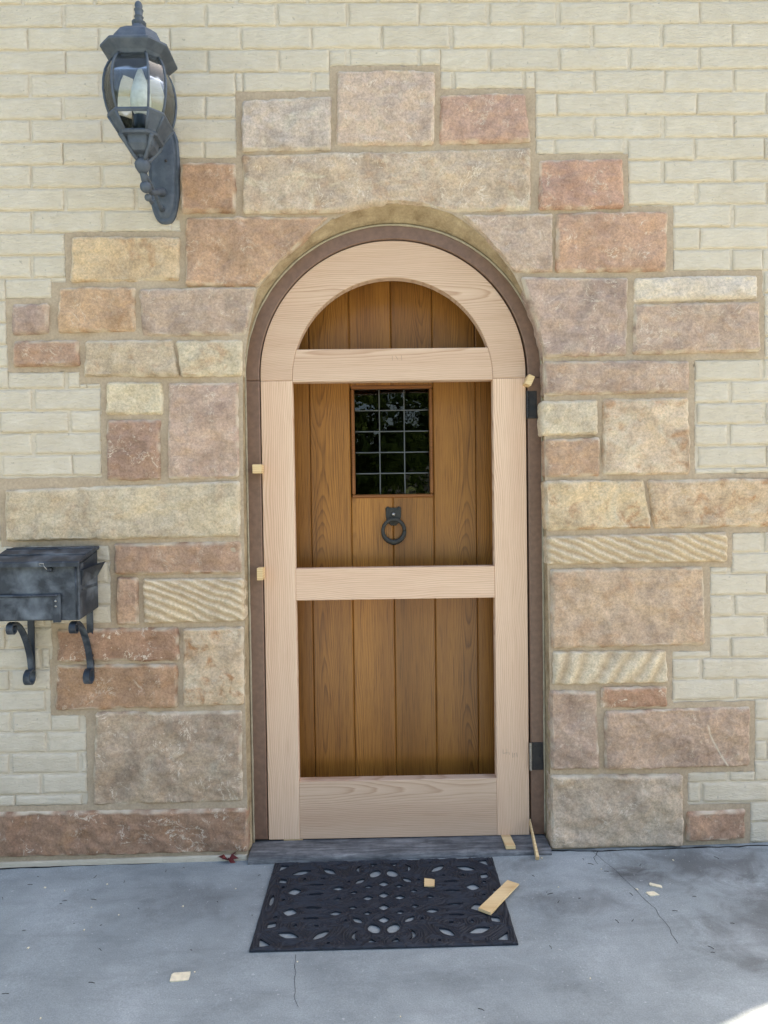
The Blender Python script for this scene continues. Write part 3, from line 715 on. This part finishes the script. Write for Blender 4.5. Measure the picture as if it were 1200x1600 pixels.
# ------------------------------------------------------------------ new screen door
sd = thing('screen_door', 'new unfinished pale oak arched screen door frame without screens', 'screen door', (.0715, .076, .026))
YS, YB = .076, .118; DX0, DX1, DR, DCZ = -.413, .556, .4845, 1.7375; IX0, IX1 = -.297, .4355; IC, IR, IZ = .0692, .3662, 1.722; gp = .0004
b = MB(); b.prism([(DX0,.026),(IX0-gp,.026),(IX0-gp,1.7185),(DX0,1.7185)], YS, YB, .0016); b.build('stile', M['oak_z'], sd)
b = MB(); b.prism([(IX1+gp,.026),(DX1,.026),(DX1,1.7185),(IX1+gp,1.7185)], YS, YB, .0016); b.build('stile', M['oak_z'], sd)
po = [(DX1,1.7195)]+arc(.0715, DCZ, DR, 0, 180, 110)+[(DX0,1.7195),(IX0-gp,1.7195)]+arc(IC, IZ, IR+gp, 180, 0, 100)+[(IX1+gp,1.7195)]
b = MB(); b.prism(po, YS, YB, .0018); b.build('arch', M['oak_x'], sd)
def xi(z): return math.sqrt(max(0, (IR-gp)**2-max(0, z-IZ)**2))
zz = np.linspace(1.7195, 1.832, 14)
po = [(IX0, 1.714), (IX1, 1.714)]+[(IC+xi(z), z) for z in zz]+[(IC-xi(z), z) for z in zz[::-1]]
b = MB(); b.prism(po, YS+.0006, YB, .0016); b.build('rail', M['oak_x'], sd)
b = MB(); b.prism([(IX0,.914),(IX1,.914),(IX1,1.031),(IX0,1.031)], YS+.0005, YB, .0016); b.build('rail', M['oak_x'], sd)
b = MB(); b.prism([(IX0,.026),(IX1,.026),(IX1,.241),(IX0,.241)], YS+.0006, YB, .0016); b.build('rail', M['oak_x'], sd)
# faint pencil strokes
def stroke(parent, pts, Y=YS-.0002):
    MB().tube([(W(x, y, YS)[0], Y, W(x, y, YS)[1]) for x, y in pts], .0006, 5).build('pencil_mark', M['pencil'], parent)
for pts in (((786,1171),(786,1177)),((786,1177),(793,1176)),((792,1170),(792,1179)),((795,1175),(796,1179)),((801,1176),(801,1184)),((804,1177),(803,1183)),((807,1176),(808,1183))): stroke(sd, pts)
for pts in (((613,556),(613,563)),((618,556),(622,562)),((627,555),(628,563))): stroke(sd, pts, YS+.0004)

# ------------------------------------------------------------------ shims and offcuts
def wedge(name, c, L, wd, t0, t1, rot, label, cat, group=None, jag=True, mt='pine_x'):
    b = MB(); vs = []; N = 10; R_ = random.Random(hash(label) % 1000 if False else len(label)*7)
    for i in range(N+1):
        u = i/N; x = (u-.5)*L; t = t0+(t1-t0)*u
        for (sy, top) in ((-1,0),(-1,1),(-.33,1),(.33,1),(1,1),(1,0)):
            xx = x+(R_.uniform(-.004, .004) if jag and i in (0, N) else 0)
            vs.append((xx, sy*wd/2, (t if top else 0)))
    loops = [vs[i*6:(i+1)*6] for i in range(N+1)]
    M4 = rot
    b.loops([[M4 @ Vector(p) for p in l] for l in loops])
    b.v = [tuple(Vector(p)+Vector(c)) for p in b.v]
    return tag(b.build(name, M[mt], None, False, origin=c), label, cat, group)
MATZ = .0085
def rz(a): return Matrix.Rotation(a, 3, 'Z')
def on(px, py, dz): p = G(px, py, dz); return (p.x, p.y, p.z)
a_, b_ = G(757,1427,MATZ+.002), G(802,1379,MATZ+.002); d_ = b_-a_
SHG = 'loose pine shims'
wedge('wood_shim', (a_+b_)/2, d_.length, .042, .009, .003, rz(math.atan2(d_.y, d_.x)), 'long flat pine shim lying across the right edge of the black doormat', 'wood shim', SHG, False)
wedge('wood_chip', on(671,1380,MATZ), .042, .034, .004, .003, rz(math.radians(85)), 'short notched pine chip lying in the middle of the black doormat', 'wood chip', SHG)
wedge('wood_chip', on(282,1527,.0), .046, .034, .004, .002, rz(math.radians(8)), 'pale square wood chip on the concrete left in front of the doormat', 'wood chip', SHG, True, 'chipm')
wedge('wood_chip', on(1024,1384,.0), .036, .016, .003, .002, rz(math.radians(-25)), 'upper of two tiny pale chips on the concrete right of the doormat', 'wood chip', SHG, True, 'chipm')
wedge('wood_chip', on(1019,1397,.0), .030, .022, .003, .002, rz(math.radians(10)), 'lower of two tiny pale chips on the concrete right of the doormat', 'wood chip', SHG, True, 'chipm')
x0 = W(796,1318,.0)[0]
wedge('wood_shim', (x0, .033, .0245), .115, .034, .013, .0015, rz(math.radians(90)), 'square pine shim sticking out under the right stile of the screen door', 'wood shim', SHG, False)
x0 = W(458,1315,.07)[0]
wedge('wood_shim', (x0, .092, .0225), .07, .03, .0035, .0015, rz(0), 'thin pine sliver wedged under the left stile of the screen door', 'wood shim', SHG, False)
# leaning stick
pa = Vector((.5585, .066, .083)); pb = G(840,1342,.006); pb = Vector((pb.x, pb.y, pb.z)); dv = pb-pa; L = dv.length
qx = dv.normalized(); qz = Vector((1, 0, 0)); qz = (qz-qx*qz.dot(qx)).normalized(); qy = qz.cross(qx); MR = Matrix((qx, qy, qz)).transposed()
wedge('wood_shim', (pa+pb)/2-qz*.005, L, .022, .003, .010, MR, 'thin pine shim leaning from the door gap down to the concrete on the right', 'wood shim', SHG, False)
MXZ = Matrix.Rotation(math.radians(90), 3, 'X')
def gap_shim(px0, py0, px1, py1, label, ang=0):
    x0, z0 = W(px0, py1, .06); x1, z1 = W(px1, py0, .06)
    b = MB(); b.box((0,0,0), (x1-x0, .05, z1-z0), Matrix.Rotation(ang, 3, 'Y'), .0012)
    c = ((x0+x1)/2, .0498, (z0+z1)/2); b.v = [tuple(Vector(p)+Vector(c)) for p in b.v]
    tag(b.build('wood_shim', M['pine_x'], None, origin=c), label, 'wood shim', SHG)
gap_shim(397,726,411,740, 'upper small pine shim end in the left gap beside the screen door')
gap_shim(404,886,413,905, 'lower small pine shim end in the left gap beside the screen door')
gap_shim(820,588,830,604, 'broken pine shim end in the right gap above the top hinge', math.radians(25))
# dead leaf
lp = G(357,1345,.004); b = MB(); n = 18; L_ = []
for i in range(n):
    a = 2*math.pi*i/n; r = .034*(1 if i % 2 == 0 else .5); L_.append((r*math.cos(a)*1.1, r*math.sin(a)*.7, .008+.012*math.sin(a*2)+.004*(i % 3)))
b.add([tuple(Vector(p)+lp) for p in L_]+[tuple(lp+Vector((0,0,.002)))], [(i, (i+1) % n, n) for i in range(n)]); tag(b.build('dead_leaf', M['leaf'], None, origin=lp), 'curled dark red dead leaf at the wall foot left of the sill', 'leaf')

# cracks and litter on the slab
def crack(px, name='crack', wd=.0022):
    P = [G(*q) for q in px]; out = []
    for i in range(len(P)-1):
        for k in range(7):
            p = P[i].lerp(P[i+1], k/7); out.append(p+Vector((.006*nz(p.x, p.y, 3, 30), .006*nz(p.x, p.y, 8, 30), .0014)))
    vs = []; fs = []
    for i, p in enumerate(out):
        q = out[min(i+1, len(out)-1)]-out[max(i-1, 0)]; nn = Vector((-q.y, q.x, 0)).normalized()*wd*(.4+.8*abs(nz(p.x, p.y, 1, 60)))*.5
        zt = patio_z(p.x, p.y)+.0006
        vs += [(p.x+nn.x, p.y+nn.y, zt), (p.x-nn.x, p.y-nn.y, zt)]
    fs = [(2*i, 2*i+1, 2*i+3, 2*i+2) for i in range(len(out)-1)]
    MB().add(vs, fs).build(name, M['gap'], patio)
def patio_z(x, y): return gz(x)+.0016*fb(x, y, 0, 1.3, 4)
WLOC[patio] = Vector((0,0,0))
crack([(925,1330),(952,1352),(968,1366),(990,1387),(1003,1402),(1022,1418),(1045,1450),(1062,1478)], wd=.0024)
crack([(463,1492),(460,1520),(461,1555),(466,1578)], wd=.0018)
crack([(860,1329),(930,1330),(1010,1327),(1090,1324),(1200,1321),(1330,1318)], wd=.014)
crack([(-60,1360),(100,1354),(250,1348),(386,1342)], wd=.012)
crack([(935,1330),(928,1340),(933,1352)], wd=.003)
lit = MB(); lr = random.Random(5)
for i in range(70):
    x, y = lr.uniform(-1.35, 1.4), -abs(lr.gauss(0, .42))-.03
    if -.4 < x < .42 and -.55 < y < -.02: continue
    z = patio_z(x, y); a = lr.uniform(0, 6.28); l = lr.uniform(.004, .02)
    lit.tube([(x-l*math.cos(a)*.5, y-l*math.sin(a)*.5, z+.0012), (x+.0015, y, z+.002), (x+l*math.cos(a)*.5, y+l*math.sin(a)*.5, z+.0012)], .0007, 4)
tag(lit.build('twig_litter', M['twig'], None, origin=(0,0,0)), 'scattered dark twig and needle litter on the concrete', 'litter', kind='stuff')
crm = MB()
for i in range(34):
    x, y = lr.uniform(-1.2, 1.3), -abs(lr.gauss(0, .35))-.04
    if -.4 < x < .42 and -.55 < y < -.02: continue
    crm.box((x, y, patio_z(x, y)+.001), (lr.uniform(.002, .008), lr.uniform(.002, .006), .002), rz(lr.uniform(0, 3)))
tag(crm.build('wood_crumbs', M['chipm'], None, origin=(0,0,0)), 'tiny pale sawdust crumbs scattered over the concrete', 'litter', kind='stuff')

# ------------------------------------------------------------------ doormat
MW, MD_ = .770, .482; mc = Vector((.0085, -.289, gz(.0085)+.001))
def crop(x, y): p = G(380+x/2.727, 1320+y/2.727, .007); return np.array([p.x-mc.x, p.y-mc.y])
holes = []                                           # (centre, half length, half width, angle, kind)
def leafh(x0, y0, x1, y1, wpx, pw=1.5):
    a, b = crop(x0, y0), crop(x1, y1); c = (a+b)/2; w_ = abs(crop((x0+x1)/2, (y0+y1)/2-wpx/2)-crop((x0+x1)/2, (y0+y1)/2+wpx/2)); d = b-a; L = np.hypot(*d)
    ang = math.atan2(d[1], d[0]); wid = w_[1]*abs(math.cos(ang))+wpx/2.727/ (F/2.35)*abs(math.sin(ang))
    holes.append((c, L/2, max(.004, wid/2), ang, pw))
for q in ((145,378,242,396,24,1.3),(297,405,368,366,20,1.5),(543,338,577,376,30,1.7),(470,310,510,334,16,1.5),(107,338,138,352,26,1.2),(215,347,231,347,14,2),(128,312,148,312,12,2),(160,252,176,253,9,2),(124,229,111,279,16,2.4),(168,286,231,291,30,1.3),(247,318,330,313,9,1.6),(255,270,339,270,10,1.6),(362,293,425,291,20,1.3),(428,322,446,323,9,1.8),(446,268,488,268,15,1.2),(504,240,557,240,20,1.2),(507,291,553,291,15,1.2),(380,243,420,243,12,1.3),(300,347,326,347,8,1.8),(355,420,374,420,8,1.8)): leafh(*q)
QUAD = list(holes); holes = []
for (c, l, w_, a, pw) in QUAD:
    for sx in (-1, 1):
        for sy in (-1, 1):
            if abs(c[1]) < .012 and sy > 0: continue
            aa = a if sx*sy > 0 else -a
            holes.append((np.array([abs(c[0])*-1*sx, abs(c[1])*-1*sy]), l, w_, aa, pw))
for yy in (165, 213, 265, 318): holes.append((np.array([0, crop(597, yy)[1]]), .019, .017, 0, 1.2))
TRI = []
def tri(pts):
    P = [crop(*p) for p in pts]
    for sx in (-1, 1):
        for sy in (-1, 1): TRI.append([(p[0]*sx, p[1]*sy) for p in P])
tri(((72,398),(68,440),(128,432))); tri(((526,419),(546,396),(579,414)))
CRES = [(np.array([sx*.072*1.0, sy*.157]), sx) for sx in (-1, 1) for sy in (-1, 1)]
cc = crop(482, 388); CRES = [(np.array([sx*abs(cc[0]), sy*abs(cc[1])]), sx) for sx in (-1, 1) for sy in (-1, 1)]
def holes_d(X, Y):
    out = np.full(X.shape, 1.0)
    for (c, l, w_, a, pw) in holes:
        dx, dy = X-c[0], Y-c[1]; u = dx*math.cos(a)+dy*math.sin(a); v = -dx*math.sin(a)+dy*math.cos(a)
        q = (np.abs(u)/l)**pw+(np.abs(v)/w_)**pw; out = np.minimum(out, (np.power(np.maximum(q, 1e-6), 1/pw)-1)*min(l, w_))
    for P in TRI: out = np.minimum(out, polydist(X, Y, P)+.001)
    for c, sx in CRES:
        r1 = np.hypot(X-c[0]+sx*.014, (Y-c[1]))-.026; r2 = np.hypot(X-c[0]+sx*.024, Y-c[1])-.026
        out = np.minimum(out, np.maximum(r1, -r2))
    return out
st = .0025; nx = int(MW/st)+1; ny = int(MD_/st)+1
X, Y = np.meshgrid(np.linspace(-MW/2, MW/2, nx), np.linspace(-MD_/2, MD_/2, ny)); Dh = holes_d(X, Y)
solid = Dh > 0; anyc = solid[:-1,:-1]|solid[1:,:-1]|solid[:-1,1:]|solid[1:,1:]
gx_ = np.gradient(Dh, st, axis=1); gy_ = np.gradient(Dh, st, axis=0); gn = np.maximum(gx_**2+gy_**2, .25); mv = np.clip(-Dh/gn, 0, st*1.3)*(~solid)
Xs, Ys = X+gx_*mv, Y+gy_*mv
edge = np.minimum(MW/2-np.abs(X), MD_/2-np.abs(Y))
# scroll ribs: rope-like ridges following the cut-outs
Hh = .0056+.0014*np.cos(np.clip(Dh, 0, .03)*2*math.pi/.0085)+np.where(edge < .014, .0012, 0)-.002*np.exp(-np.maximum(edge, 0)/.002)-.0016*np.exp(-np.maximum(Dh, 0)/.0016)
used = np.zeros(X.shape, bool)
for a in (0, 1):
    for b in (0, 1): used[a:ny-1+a, b:nx-1+b] |= anyc
idx = -np.ones(X.shape, int); nu = used.sum(); idx[used] = np.arange(nu)
rotm = math.radians(-.6); cr_, sr_ = math.cos(rotm), math.sin(rotm)
def mp(x, y, z): 
    xx, yy = x*cr_-y*sr_+mc.x, x*sr_+y*cr_+mc.y; return (xx, yy, gz(xx)+.002+z)
vs = [mp(x, y, z) for x, y, z in zip(Xs[used], Ys[used], Hh[used])]; vs += [mp(x, y, 0) for x, y in zip(Xs[used], Ys[used])]
J, I = np.nonzero(anyc); fs = np.c_[idx[J,I], idx[J,I+1], idx[J+1,I+1], idx[J+1,I]].tolist()
pad = np.pad(anyc, 1)
for (dj, di, e0, e1) in ((-1,0,(0,0),(0,1)),(1,0,(1,1),(1,0)),(0,-1,(1,0),(0,0)),(0,1,(0,1),(1,1))):
    B = anyc & ~pad[1+dj:1+dj+anyc.shape[0], 1+di:1+di+anyc.shape[1]]; J, I = np.nonzero(B)
    A0 = idx[J+e0[0], I+e0[1]]; A1 = idx[J+e1[0], I+e1[1]]; fs += np.c_[A0, A0+nu, A1+nu, A1].tolist()
tag(MB().add(vs, fs).build('doormat', M['rubber'], None, True, origin=tuple(mc), sharp=50), 'black rubber doormat with cut out scroll pattern in front of the sill', 'doormat')

# ------------------------------------------------------------------ wall lantern
LX, LY = -.735, -.21
ln = thing('wall_lantern', 'weathered dark grey metal wall lantern with curved glass panels above the mailbox', 'lantern', (LX+.01, 0, 2.26))
def octo(hw, cf, z):                                 # square with cut corners, ccw from front-left
    c = hw*cf; e = hw-c
    return [(LX+x, LY+y, z) for x, y in ((-e,-hw),(e,-hw),(hw,-e),(hw,e),(e,hw),(-e,hw),(-hw,e),(-hw,-e))]
CF = .42
b = MB(); b.loops([octo(h, CF, z) for h, z in ((.070,2.680),(.078,2.690),(.100,2.704),(.104,2.707),(.104,2.713),(.098,2.718),(.080,2.730),(.076,2.742),(.066,2.762),(.046,2.780),(.030,2.786),(.010,2.788))]); b.build('roof', M['lantern'], ln)
fin = [(1.25*r_, z_) for r_, z_ in [(.021,2.786),(.020,2.800),(.014,2.808),(.018,2.814),(.018,2.818),(.010,2.822),(.009,2.832),(.012,2.836),(.009,2.841),(.010,2.853),(.012,2.858),(.008,2.864),(.010,2.872),(.008,2.880),(.003,2.886)]]
fo = MB().lathe(fin, (LX, LY, 0), 14).build('finial', M['lantern'], ln, True, sharp=60)
for k in range(6):
    a = k*math.pi/3; MB().lathe([(.001,-.004),(.005,-.002),(.005,.002),(.001,.004)], (LX+.019*math.cos(a), LY+.019*math.sin(a), 2.803), 8).build('bead', M['lantern'], fo, True)
GP = [(.070,2.684),(.083,2.665),(.092,2.640),(.097,2.610),(.098,2.580),(.095,2.550),(.090,2.525),(.083,2.503)]
rings = [octo(h, CF, z) for h, z in GP]; rin = [octo(h-.003, CF, z) for h, z in GP]
for k in range(8):                                   # eight curved panes
    vs = []; n = len(GP); k2 = (k+1) % 8
    for R_ in (rings, rin):
        for i in range(n):
            for t in (.03, .5, .97): vs.append(Vector(R_[i][k]).lerp(Vector(R_[i][k2]), t))
    fs = []
    for s_ in (0, 1):
        o0 = s_*n*3
        for i in range(n-1):
            for t in range(2): q = (o0+i*3+t, o0+i*3+t+1, o0+(i+1)*3+t+1, o0+(i+1)*3+t); fs.append(q[::-1] if s_ == 0 else q)
    MB().add(vs, fs).build('glass_pane', M['lglass'], ln, True)
    MB().tube([Vector(r[k])+Vector((0,0,0)) for r in rings], [.0042]*n, 6).build('rib', M['lantern'], ln, True)
b = MB(); b.loops([octo(h, CF, z) for h, z in ((.080,2.508),(.088,2.507),(.090,2.501),(.086,2.495),(.080,2.497))], cap0=False, cap1=False); b.build('lower_ring', M['lantern'], ln)
# open pierced gallery: corner webs and lower rim around the socket
b = MB(); lo = [octo(h, CF, z) for h, z in ((.087,2.498),(.058,2.452))]
for k in range(8): MB().tube([lo[0][k], lo[1][k]], .0045, 6).build('gallery_web', M['lantern'], ln, True)
for k in range(8):
    if k == 0: continue
    p = [Vector(lo[0][k]), Vector(lo[0][(k+1) % 8]), Vector(lo[1][(k+1) % 8]), Vector(lo[1][k])]; c = sum(p, Vector())/4
    inn = [q+(Vector((LX, LY, q.z))-q).normalized()*.003 for q in p]
    MB().loops([p, inn]).build('gallery_panel', M['lantern'], ln)
b = MB(); b.loops([octo(h, CF, z) for h, z in ((.050,2.456),(.060,2.456),(.063,2.450),(.060,2.444),(.048,2.442),(.044,2.420),(.030,2.404),(.012,2.400))], cap0=True); b.build('base_cup', M['lantern'], ln)
MB().lathe([(.018,2.440),(.024,2.450),(.026,2.500),(.025,2.520),(.018,2.524)], (LX, LY, 0), 16).build('socket', M['socket'], ln, True, sharp=50)
MB().lathe([(.016,2.522),(.020,2.530),(.031,2.550),(.033,2.575),(.028,2.605),(.018,2.640),(.008,2.668),(.002,2.682)], (LX, LY, 0), 18).build('bulb', M['bulb'], ln, True)
# prongs under the cup
for k in range(4):
    a = math.radians(45+90*k+0); ca, sa = math.cos(a), math.sin(a)
    path = [(LX+ca*.060, LY+sa*.060, 2.446), (LX+ca*.062, LY+sa*.062, 2.436), (LX+ca*.046, LY+sa*.046, 2.414), (LX+ca*.026, LY+sa*.026, 2.390), (LX+ca*.012, LY+sa*.012, 2.380)]
    pr = MB().tube(path, [.0065,.007,.0055,.006,.007], 8).build('prong', M['lantern'], ln, True)
    MB().lathe([(.002,-.007),(.007,-.004),(.008,0),(.007,.004),(.002,.007)], (LX+ca*.064, LY+sa*.064, 2.440), 10).build('knob', M['lantern'], pr, True)
# arm: urn, knees and balls curving back to the plate
AX = LX
MB().lathe([(.012,2.345),(.017,2.352),(.023,2.362),(.025,2.372),(.021,2.384),(.014,2.390),(.018,2.394),(.016,2.402)], (AX, LY+.004, 0), 16).build('urn', M['lantern'], ln, True, sharp=60)
arm = [(AX, LY+.004, 2.352), (AX, LY+.02, 2.330), (AX+.001, LY+.05, 2.315), (AX+.002, LY+.09, 2.318), (AX+.004, -.085, 2.335), (AX+.006, -.05, 2.352), (AX+.008, -.022, 2.360)]
MB().tube(arm, [.011,.010,.009,.009,.010,.012,.016], 10).build('arm', M['lantern'], ln, True)
br = [(AX+.001, LY+.02, 2.352), (AX+.002, LY+.07, 2.344), (AX+.004, -.10, 2.330), (AX+.006, -.05, 2.305), (AX+.008, -.024, 2.300)]
MB().tube(br, [.008,.006,.006,.006,.010], 8).build('brace', M['lantern'], ln, True)
for (y, z, r) in ((LY+.03, 2.312, .019), (LY+.052, 2.287, .012)):
    MB().lathe([(r*math.sin(t), -r*math.cos(t)) for t in np.linspace(.05, math.pi-.05, 10)], (AX+.001, y, z), 14).build('ball', M['lantern'], ln, True)
MB().tube([(AX+.001, LY+.05, 2.288), (AX+.002, LY+.085, 2.283), (AX+.003, LY+.10, 2.300), (AX+.003, LY+.088, 2.312)], [.006,.006,.005,.004], 8).build('scroll', M['lantern'], ln, True)
PX = -.724
def plate(hw, z0, z1, y, n=40):
    out = []
    for i in range(n):
        a = 2*math.pi*i/n; ca, sa = math.cos(a), math.sin(a); q = .62
        x = hw*math.copysign(abs(ca)**.75, ca); zc_ = (z0+z1)/2; hz = (z1-z0)/2
        out.append((PX+x*(1.0+.12*sa), y, zc_+hz*math.copysign(abs(sa)**q, sa)))
    return out
b = MB(); b.loops([plate(.054,2.258,2.600,.012), plate(.054,2.258,2.600,-.004), plate(.049,2.264,2.594,-.010), plate(.042,2.275,2.583,-.010), plate(.038,2.282,2.577,-.018), plate(.028,2.296,2.565,-.022)]); b.build('backplate', M['lantern'], ln, True, sharp=35)
for zk in (2.47, 2.545): MB().lathe([(.006,0),(.005,.003),(.002,.005)], (PX+.012, -.021, zk), 10, Matrix.Rotation(math.pi/2, 3, 'X')).build('screw', M['hinge'], ln, True)

# ------------------------------------------------------------------ mailbox
mbx = thing('mailbox', 'faded black metal wall mailbox on two scrolled brackets beside the doorway', 'mailbox', (-1.13, 0, .66))
BX0, BX1, BYF = -1.277, -.988, -.165
b = MB()
prof = [(-.004,.912),(-.004,1.118),(BYF,1.078),(BYF,.896)]        # (y,z)
def slab(prof, x0, x1, ch=.003):
    b = MB(); p2 = inset([(y, z) for y, z in prof][::-1] if sum(prof[i][0]*prof[(i+1)%len(prof)][1]-prof[(i+1)%len(prof)][0]*prof[i][1] for i in range(len(prof))) < 0 else prof, ch)
    pr = prof if sum(prof[i][0]*prof[(i+1)%len(prof)][1]-prof[(i+1)%len(prof)][0]*prof[i][1] for i in range(len(prof))) > 0 else prof[::-1]
    p2 = inset(pr, ch)
    b.loops([[(x0, y, z) for y, z in p2], [(x0+ch, y, z) for y, z in pr], [(x1-ch, y, z) for y, z in pr], [(x1, y, z) for y, z in p2]]); return b
body = slab(prof, BX0, BX1).build('body', M['black'], mbx)
lid = slab([(-.003,1.1215),(-.003,1.131),(-.06,1.126),(BYF-.012,1.094),(BYF-.016,1.090),(BYF-.016,1.076),(BYF-.012,1.076),(BYF-.010,1.086)], BX0-.008, BX1+.008, .002).build('lid', M['black'], mbx)
for (y0_, z0_, y1_, z1_) in ((-.055,1.128,-.055,1.128), (-.115,1.112,-.115,1.112)):
    MB().tube([(BX0-.004, y0_, z0_), (BX1+.004, y1_, z1_)], .003, 6).build('lid_crease', M['black'], lid, True)
# front newspaper flap with bead and strap
fl = MB(); fl.box(((BX0+BX1-.075)/2, BYF-.004, .938), (BX1-BX0-.075, .006, .078), bev=.002); fo = fl.build('front_panel', M['black'], mbx)
MB().tube([(BX0, BYF-.008, .980), (BX1-.07, BYF-.008, .980)], .0045, 8).build('bead', M['black'], fo, True)
MB().box((BX1-.073, BYF-.006, .938), (.026, .006, .096), bev=.002).build('strap', M['black'], mbx)
for z in (.962, .945): MB().lathe([(.004,0),(.003,.003)], (BX1-.075, BYF-.009, z), 8, Matrix.Rotation(math.pi/2, 3, 'X')).build('rivet', M['steel'], mbx, True)
for sx in (BX1-.004,): MB().tube([(sx-.006, BYF-.002, .900), (sx-.006, BYF-.002, 1.074)], .003, 6).build('corner_bead', M['black'], mbx, True)
# flared side panel
sp = MB(); xs = BX1
sp.add([(xs-.001,-.15,1.058),(xs-.001,-.02,1.070),(xs+.034,-.02,1.078),(xs+.010,-.15,1.062),(xs-.001,-.15,1.010),(xs-.001,-.02,1.022),(xs+.003,-.02,1.024),(xs+.002,-.15,1.012)], [(0,1,2,3),(3,2,6,7),(0,3,7,4),(1,5,6,2),(4,7,6,5),(0,4,5,1)])
sp.build('side_flare', M['black'], mbx)
MB().box((xs+.001, -.085, .998), (.004, .125, .010), bev=.001).build('side_bead', M['black'], mbx)
# key wire
kw = [(-1.102+.008*math.cos(a), BYF-.018-.004*math.sin(a), 1.085+.004*math.sin(a)) for a in np.linspace(0, 5.6, 16)]+[(-1.094, BYF-.018, 1.078), (-1.085, BYF-.018, 1.068)]
MB().tube(kw, .0012, 6).build('wire_loop', M['steel'], mbx, True)
MB().box((-1.082, BYF-.006, 1.066), (.016, .010, .014), bev=.002).build('lock', M['black'], mbx)
def ribbon(path, x0, x1, th, parent, name):          # path in (y,z)
    P = [Vector(p) for p in path]; loops = []
    for i, p in enumerate(P):
        t = (P[min(i+1, len(P)-1)]-P[max(i-1, 0)]).normalized(); n_ = Vector((-t.y, t.x))*th/2
        loops.append([(x0, p.x+n_.x, p.y+n_.y), (x1, p.x+n_.x, p.y+n_.y), (x1, p.x-n_.x, p.y-n_.y), (x0, p.x-n_.x, p.y-n_.y)])
    return MB().loops(loops).build(name, M['black'], parent, True, sharp=40)
for xb in (-1.018, -1.226):
    h = .011
    leg = [(-.010, .915), (-.010, .80), (-.010, .70), (-.011, .672)]
    curl = [(-.030+.020*math.cos(a)*(1-.06*a), .672+.020*math.sin(a)*(1-.06*a)) for a in np.linspace(0, -5.2, 26)]
    ribbon(leg+curl[1:], xb-h, xb+h, .006, mbx, 'bracket_leg')
    sw = [(-.014, .690), (-.020, .740), (-.038, .790), (-.066, .838), (-.100, .872), (-.128, .886), (-.142, .884)]
    t = np.linspace(0, len(sw)-1, 30); sm = np.c_[np.interp(t, range(len(sw)), [p[0] for p in sw]), np.interp(t, range(len(sw)), [p[1] for p in sw])]
    for _ in range(6): sm[1:-1] = (sm[:-2]+2*sm[1:-1]+sm[2:])/4
    c2 = [(-.142+.019*math.cos(a)*(1-.07*(q))-.0, .865+.019*math.sin(a)*(1-.07*q)) for q, a in [(k*.24, math.pi/2+k*.24) for k in range(24)]]
    ribbon([tuple(p) for p in sm]+c2[1:], xb-h, xb+h, .006, mbx, 'bracket_scroll')

# ------------------------------------------------------------------ yard behind the camera (seen in the panes)
def tree(x, y, h, r, seed, label):
    R_ = random.Random(seed); t = thing('tree', label, 'tree', (x, y, -.16), 'trees across the yard')
    trk = MB().tube([(x+.1*math.sin(i), y, -.2+h*.7*i/6) for i in range(7)], [.28-.035*i for i in range(7)], 10)
    for k in range(7):
        a = k*.9; trk.tube([(x, y, h*(.3+.04*k)), (x+math.cos(a)*r*.35, y+math.sin(a)*r*.35, h*(.45+.05*k)), (x+math.cos(a)*r*.75, y+math.sin(a)*r*.75, h*(.55+.05*k))], [.1,.06,.02], 6)
    trk.build('trunk', M['bark'], t, True)
    cl = [(R_.gauss(0, .42), R_.gauss(0, .42), R_.uniform(-.62, .62)) for _ in range(60)]; vs = []; fs = []
    for i in range(5200):
        c = R_.choice(cl); p = Vector((x+(c[0]+R_.gauss(0, .14))*r, y+(c[1]+R_.gauss(0, .14))*r, h*.58+(c[2]+R_.gauss(0, .09))*h*.5))
        d = Vector((R_.gauss(0,1), R_.gauss(0,1), R_.gauss(0,1))).normalized(); e = d.orthogonal().normalized(); s_ = R_.uniform(.15, .34)
        k = len(vs); vs += [p-d*s_, p+e*s_*.5, p+d*s_, p-e*s_*.5]; fs.append((k, k+1, k+2, k+3))
    MB().add(vs, fs).build('crown', M['foliage'], t)
for i, (x, y, h, r, lb) in enumerate(((-9, -19, 8, 3.6, 'leafy tree far left across the yard, mirrored in the panes'), (-2.5, -17, 7, 3.4, 'leafy tree left of centre across the yard, mirrored in the panes'), (3.5, -18, 8.5, 3.8, 'tall leafy tree right of centre across the yard, mirrored in the panes'), (10, -20, 8, 3.6, 'leafy tree far right across the yard, mirrored in the panes'))): tree(x, y, h, r, i+3, lb)
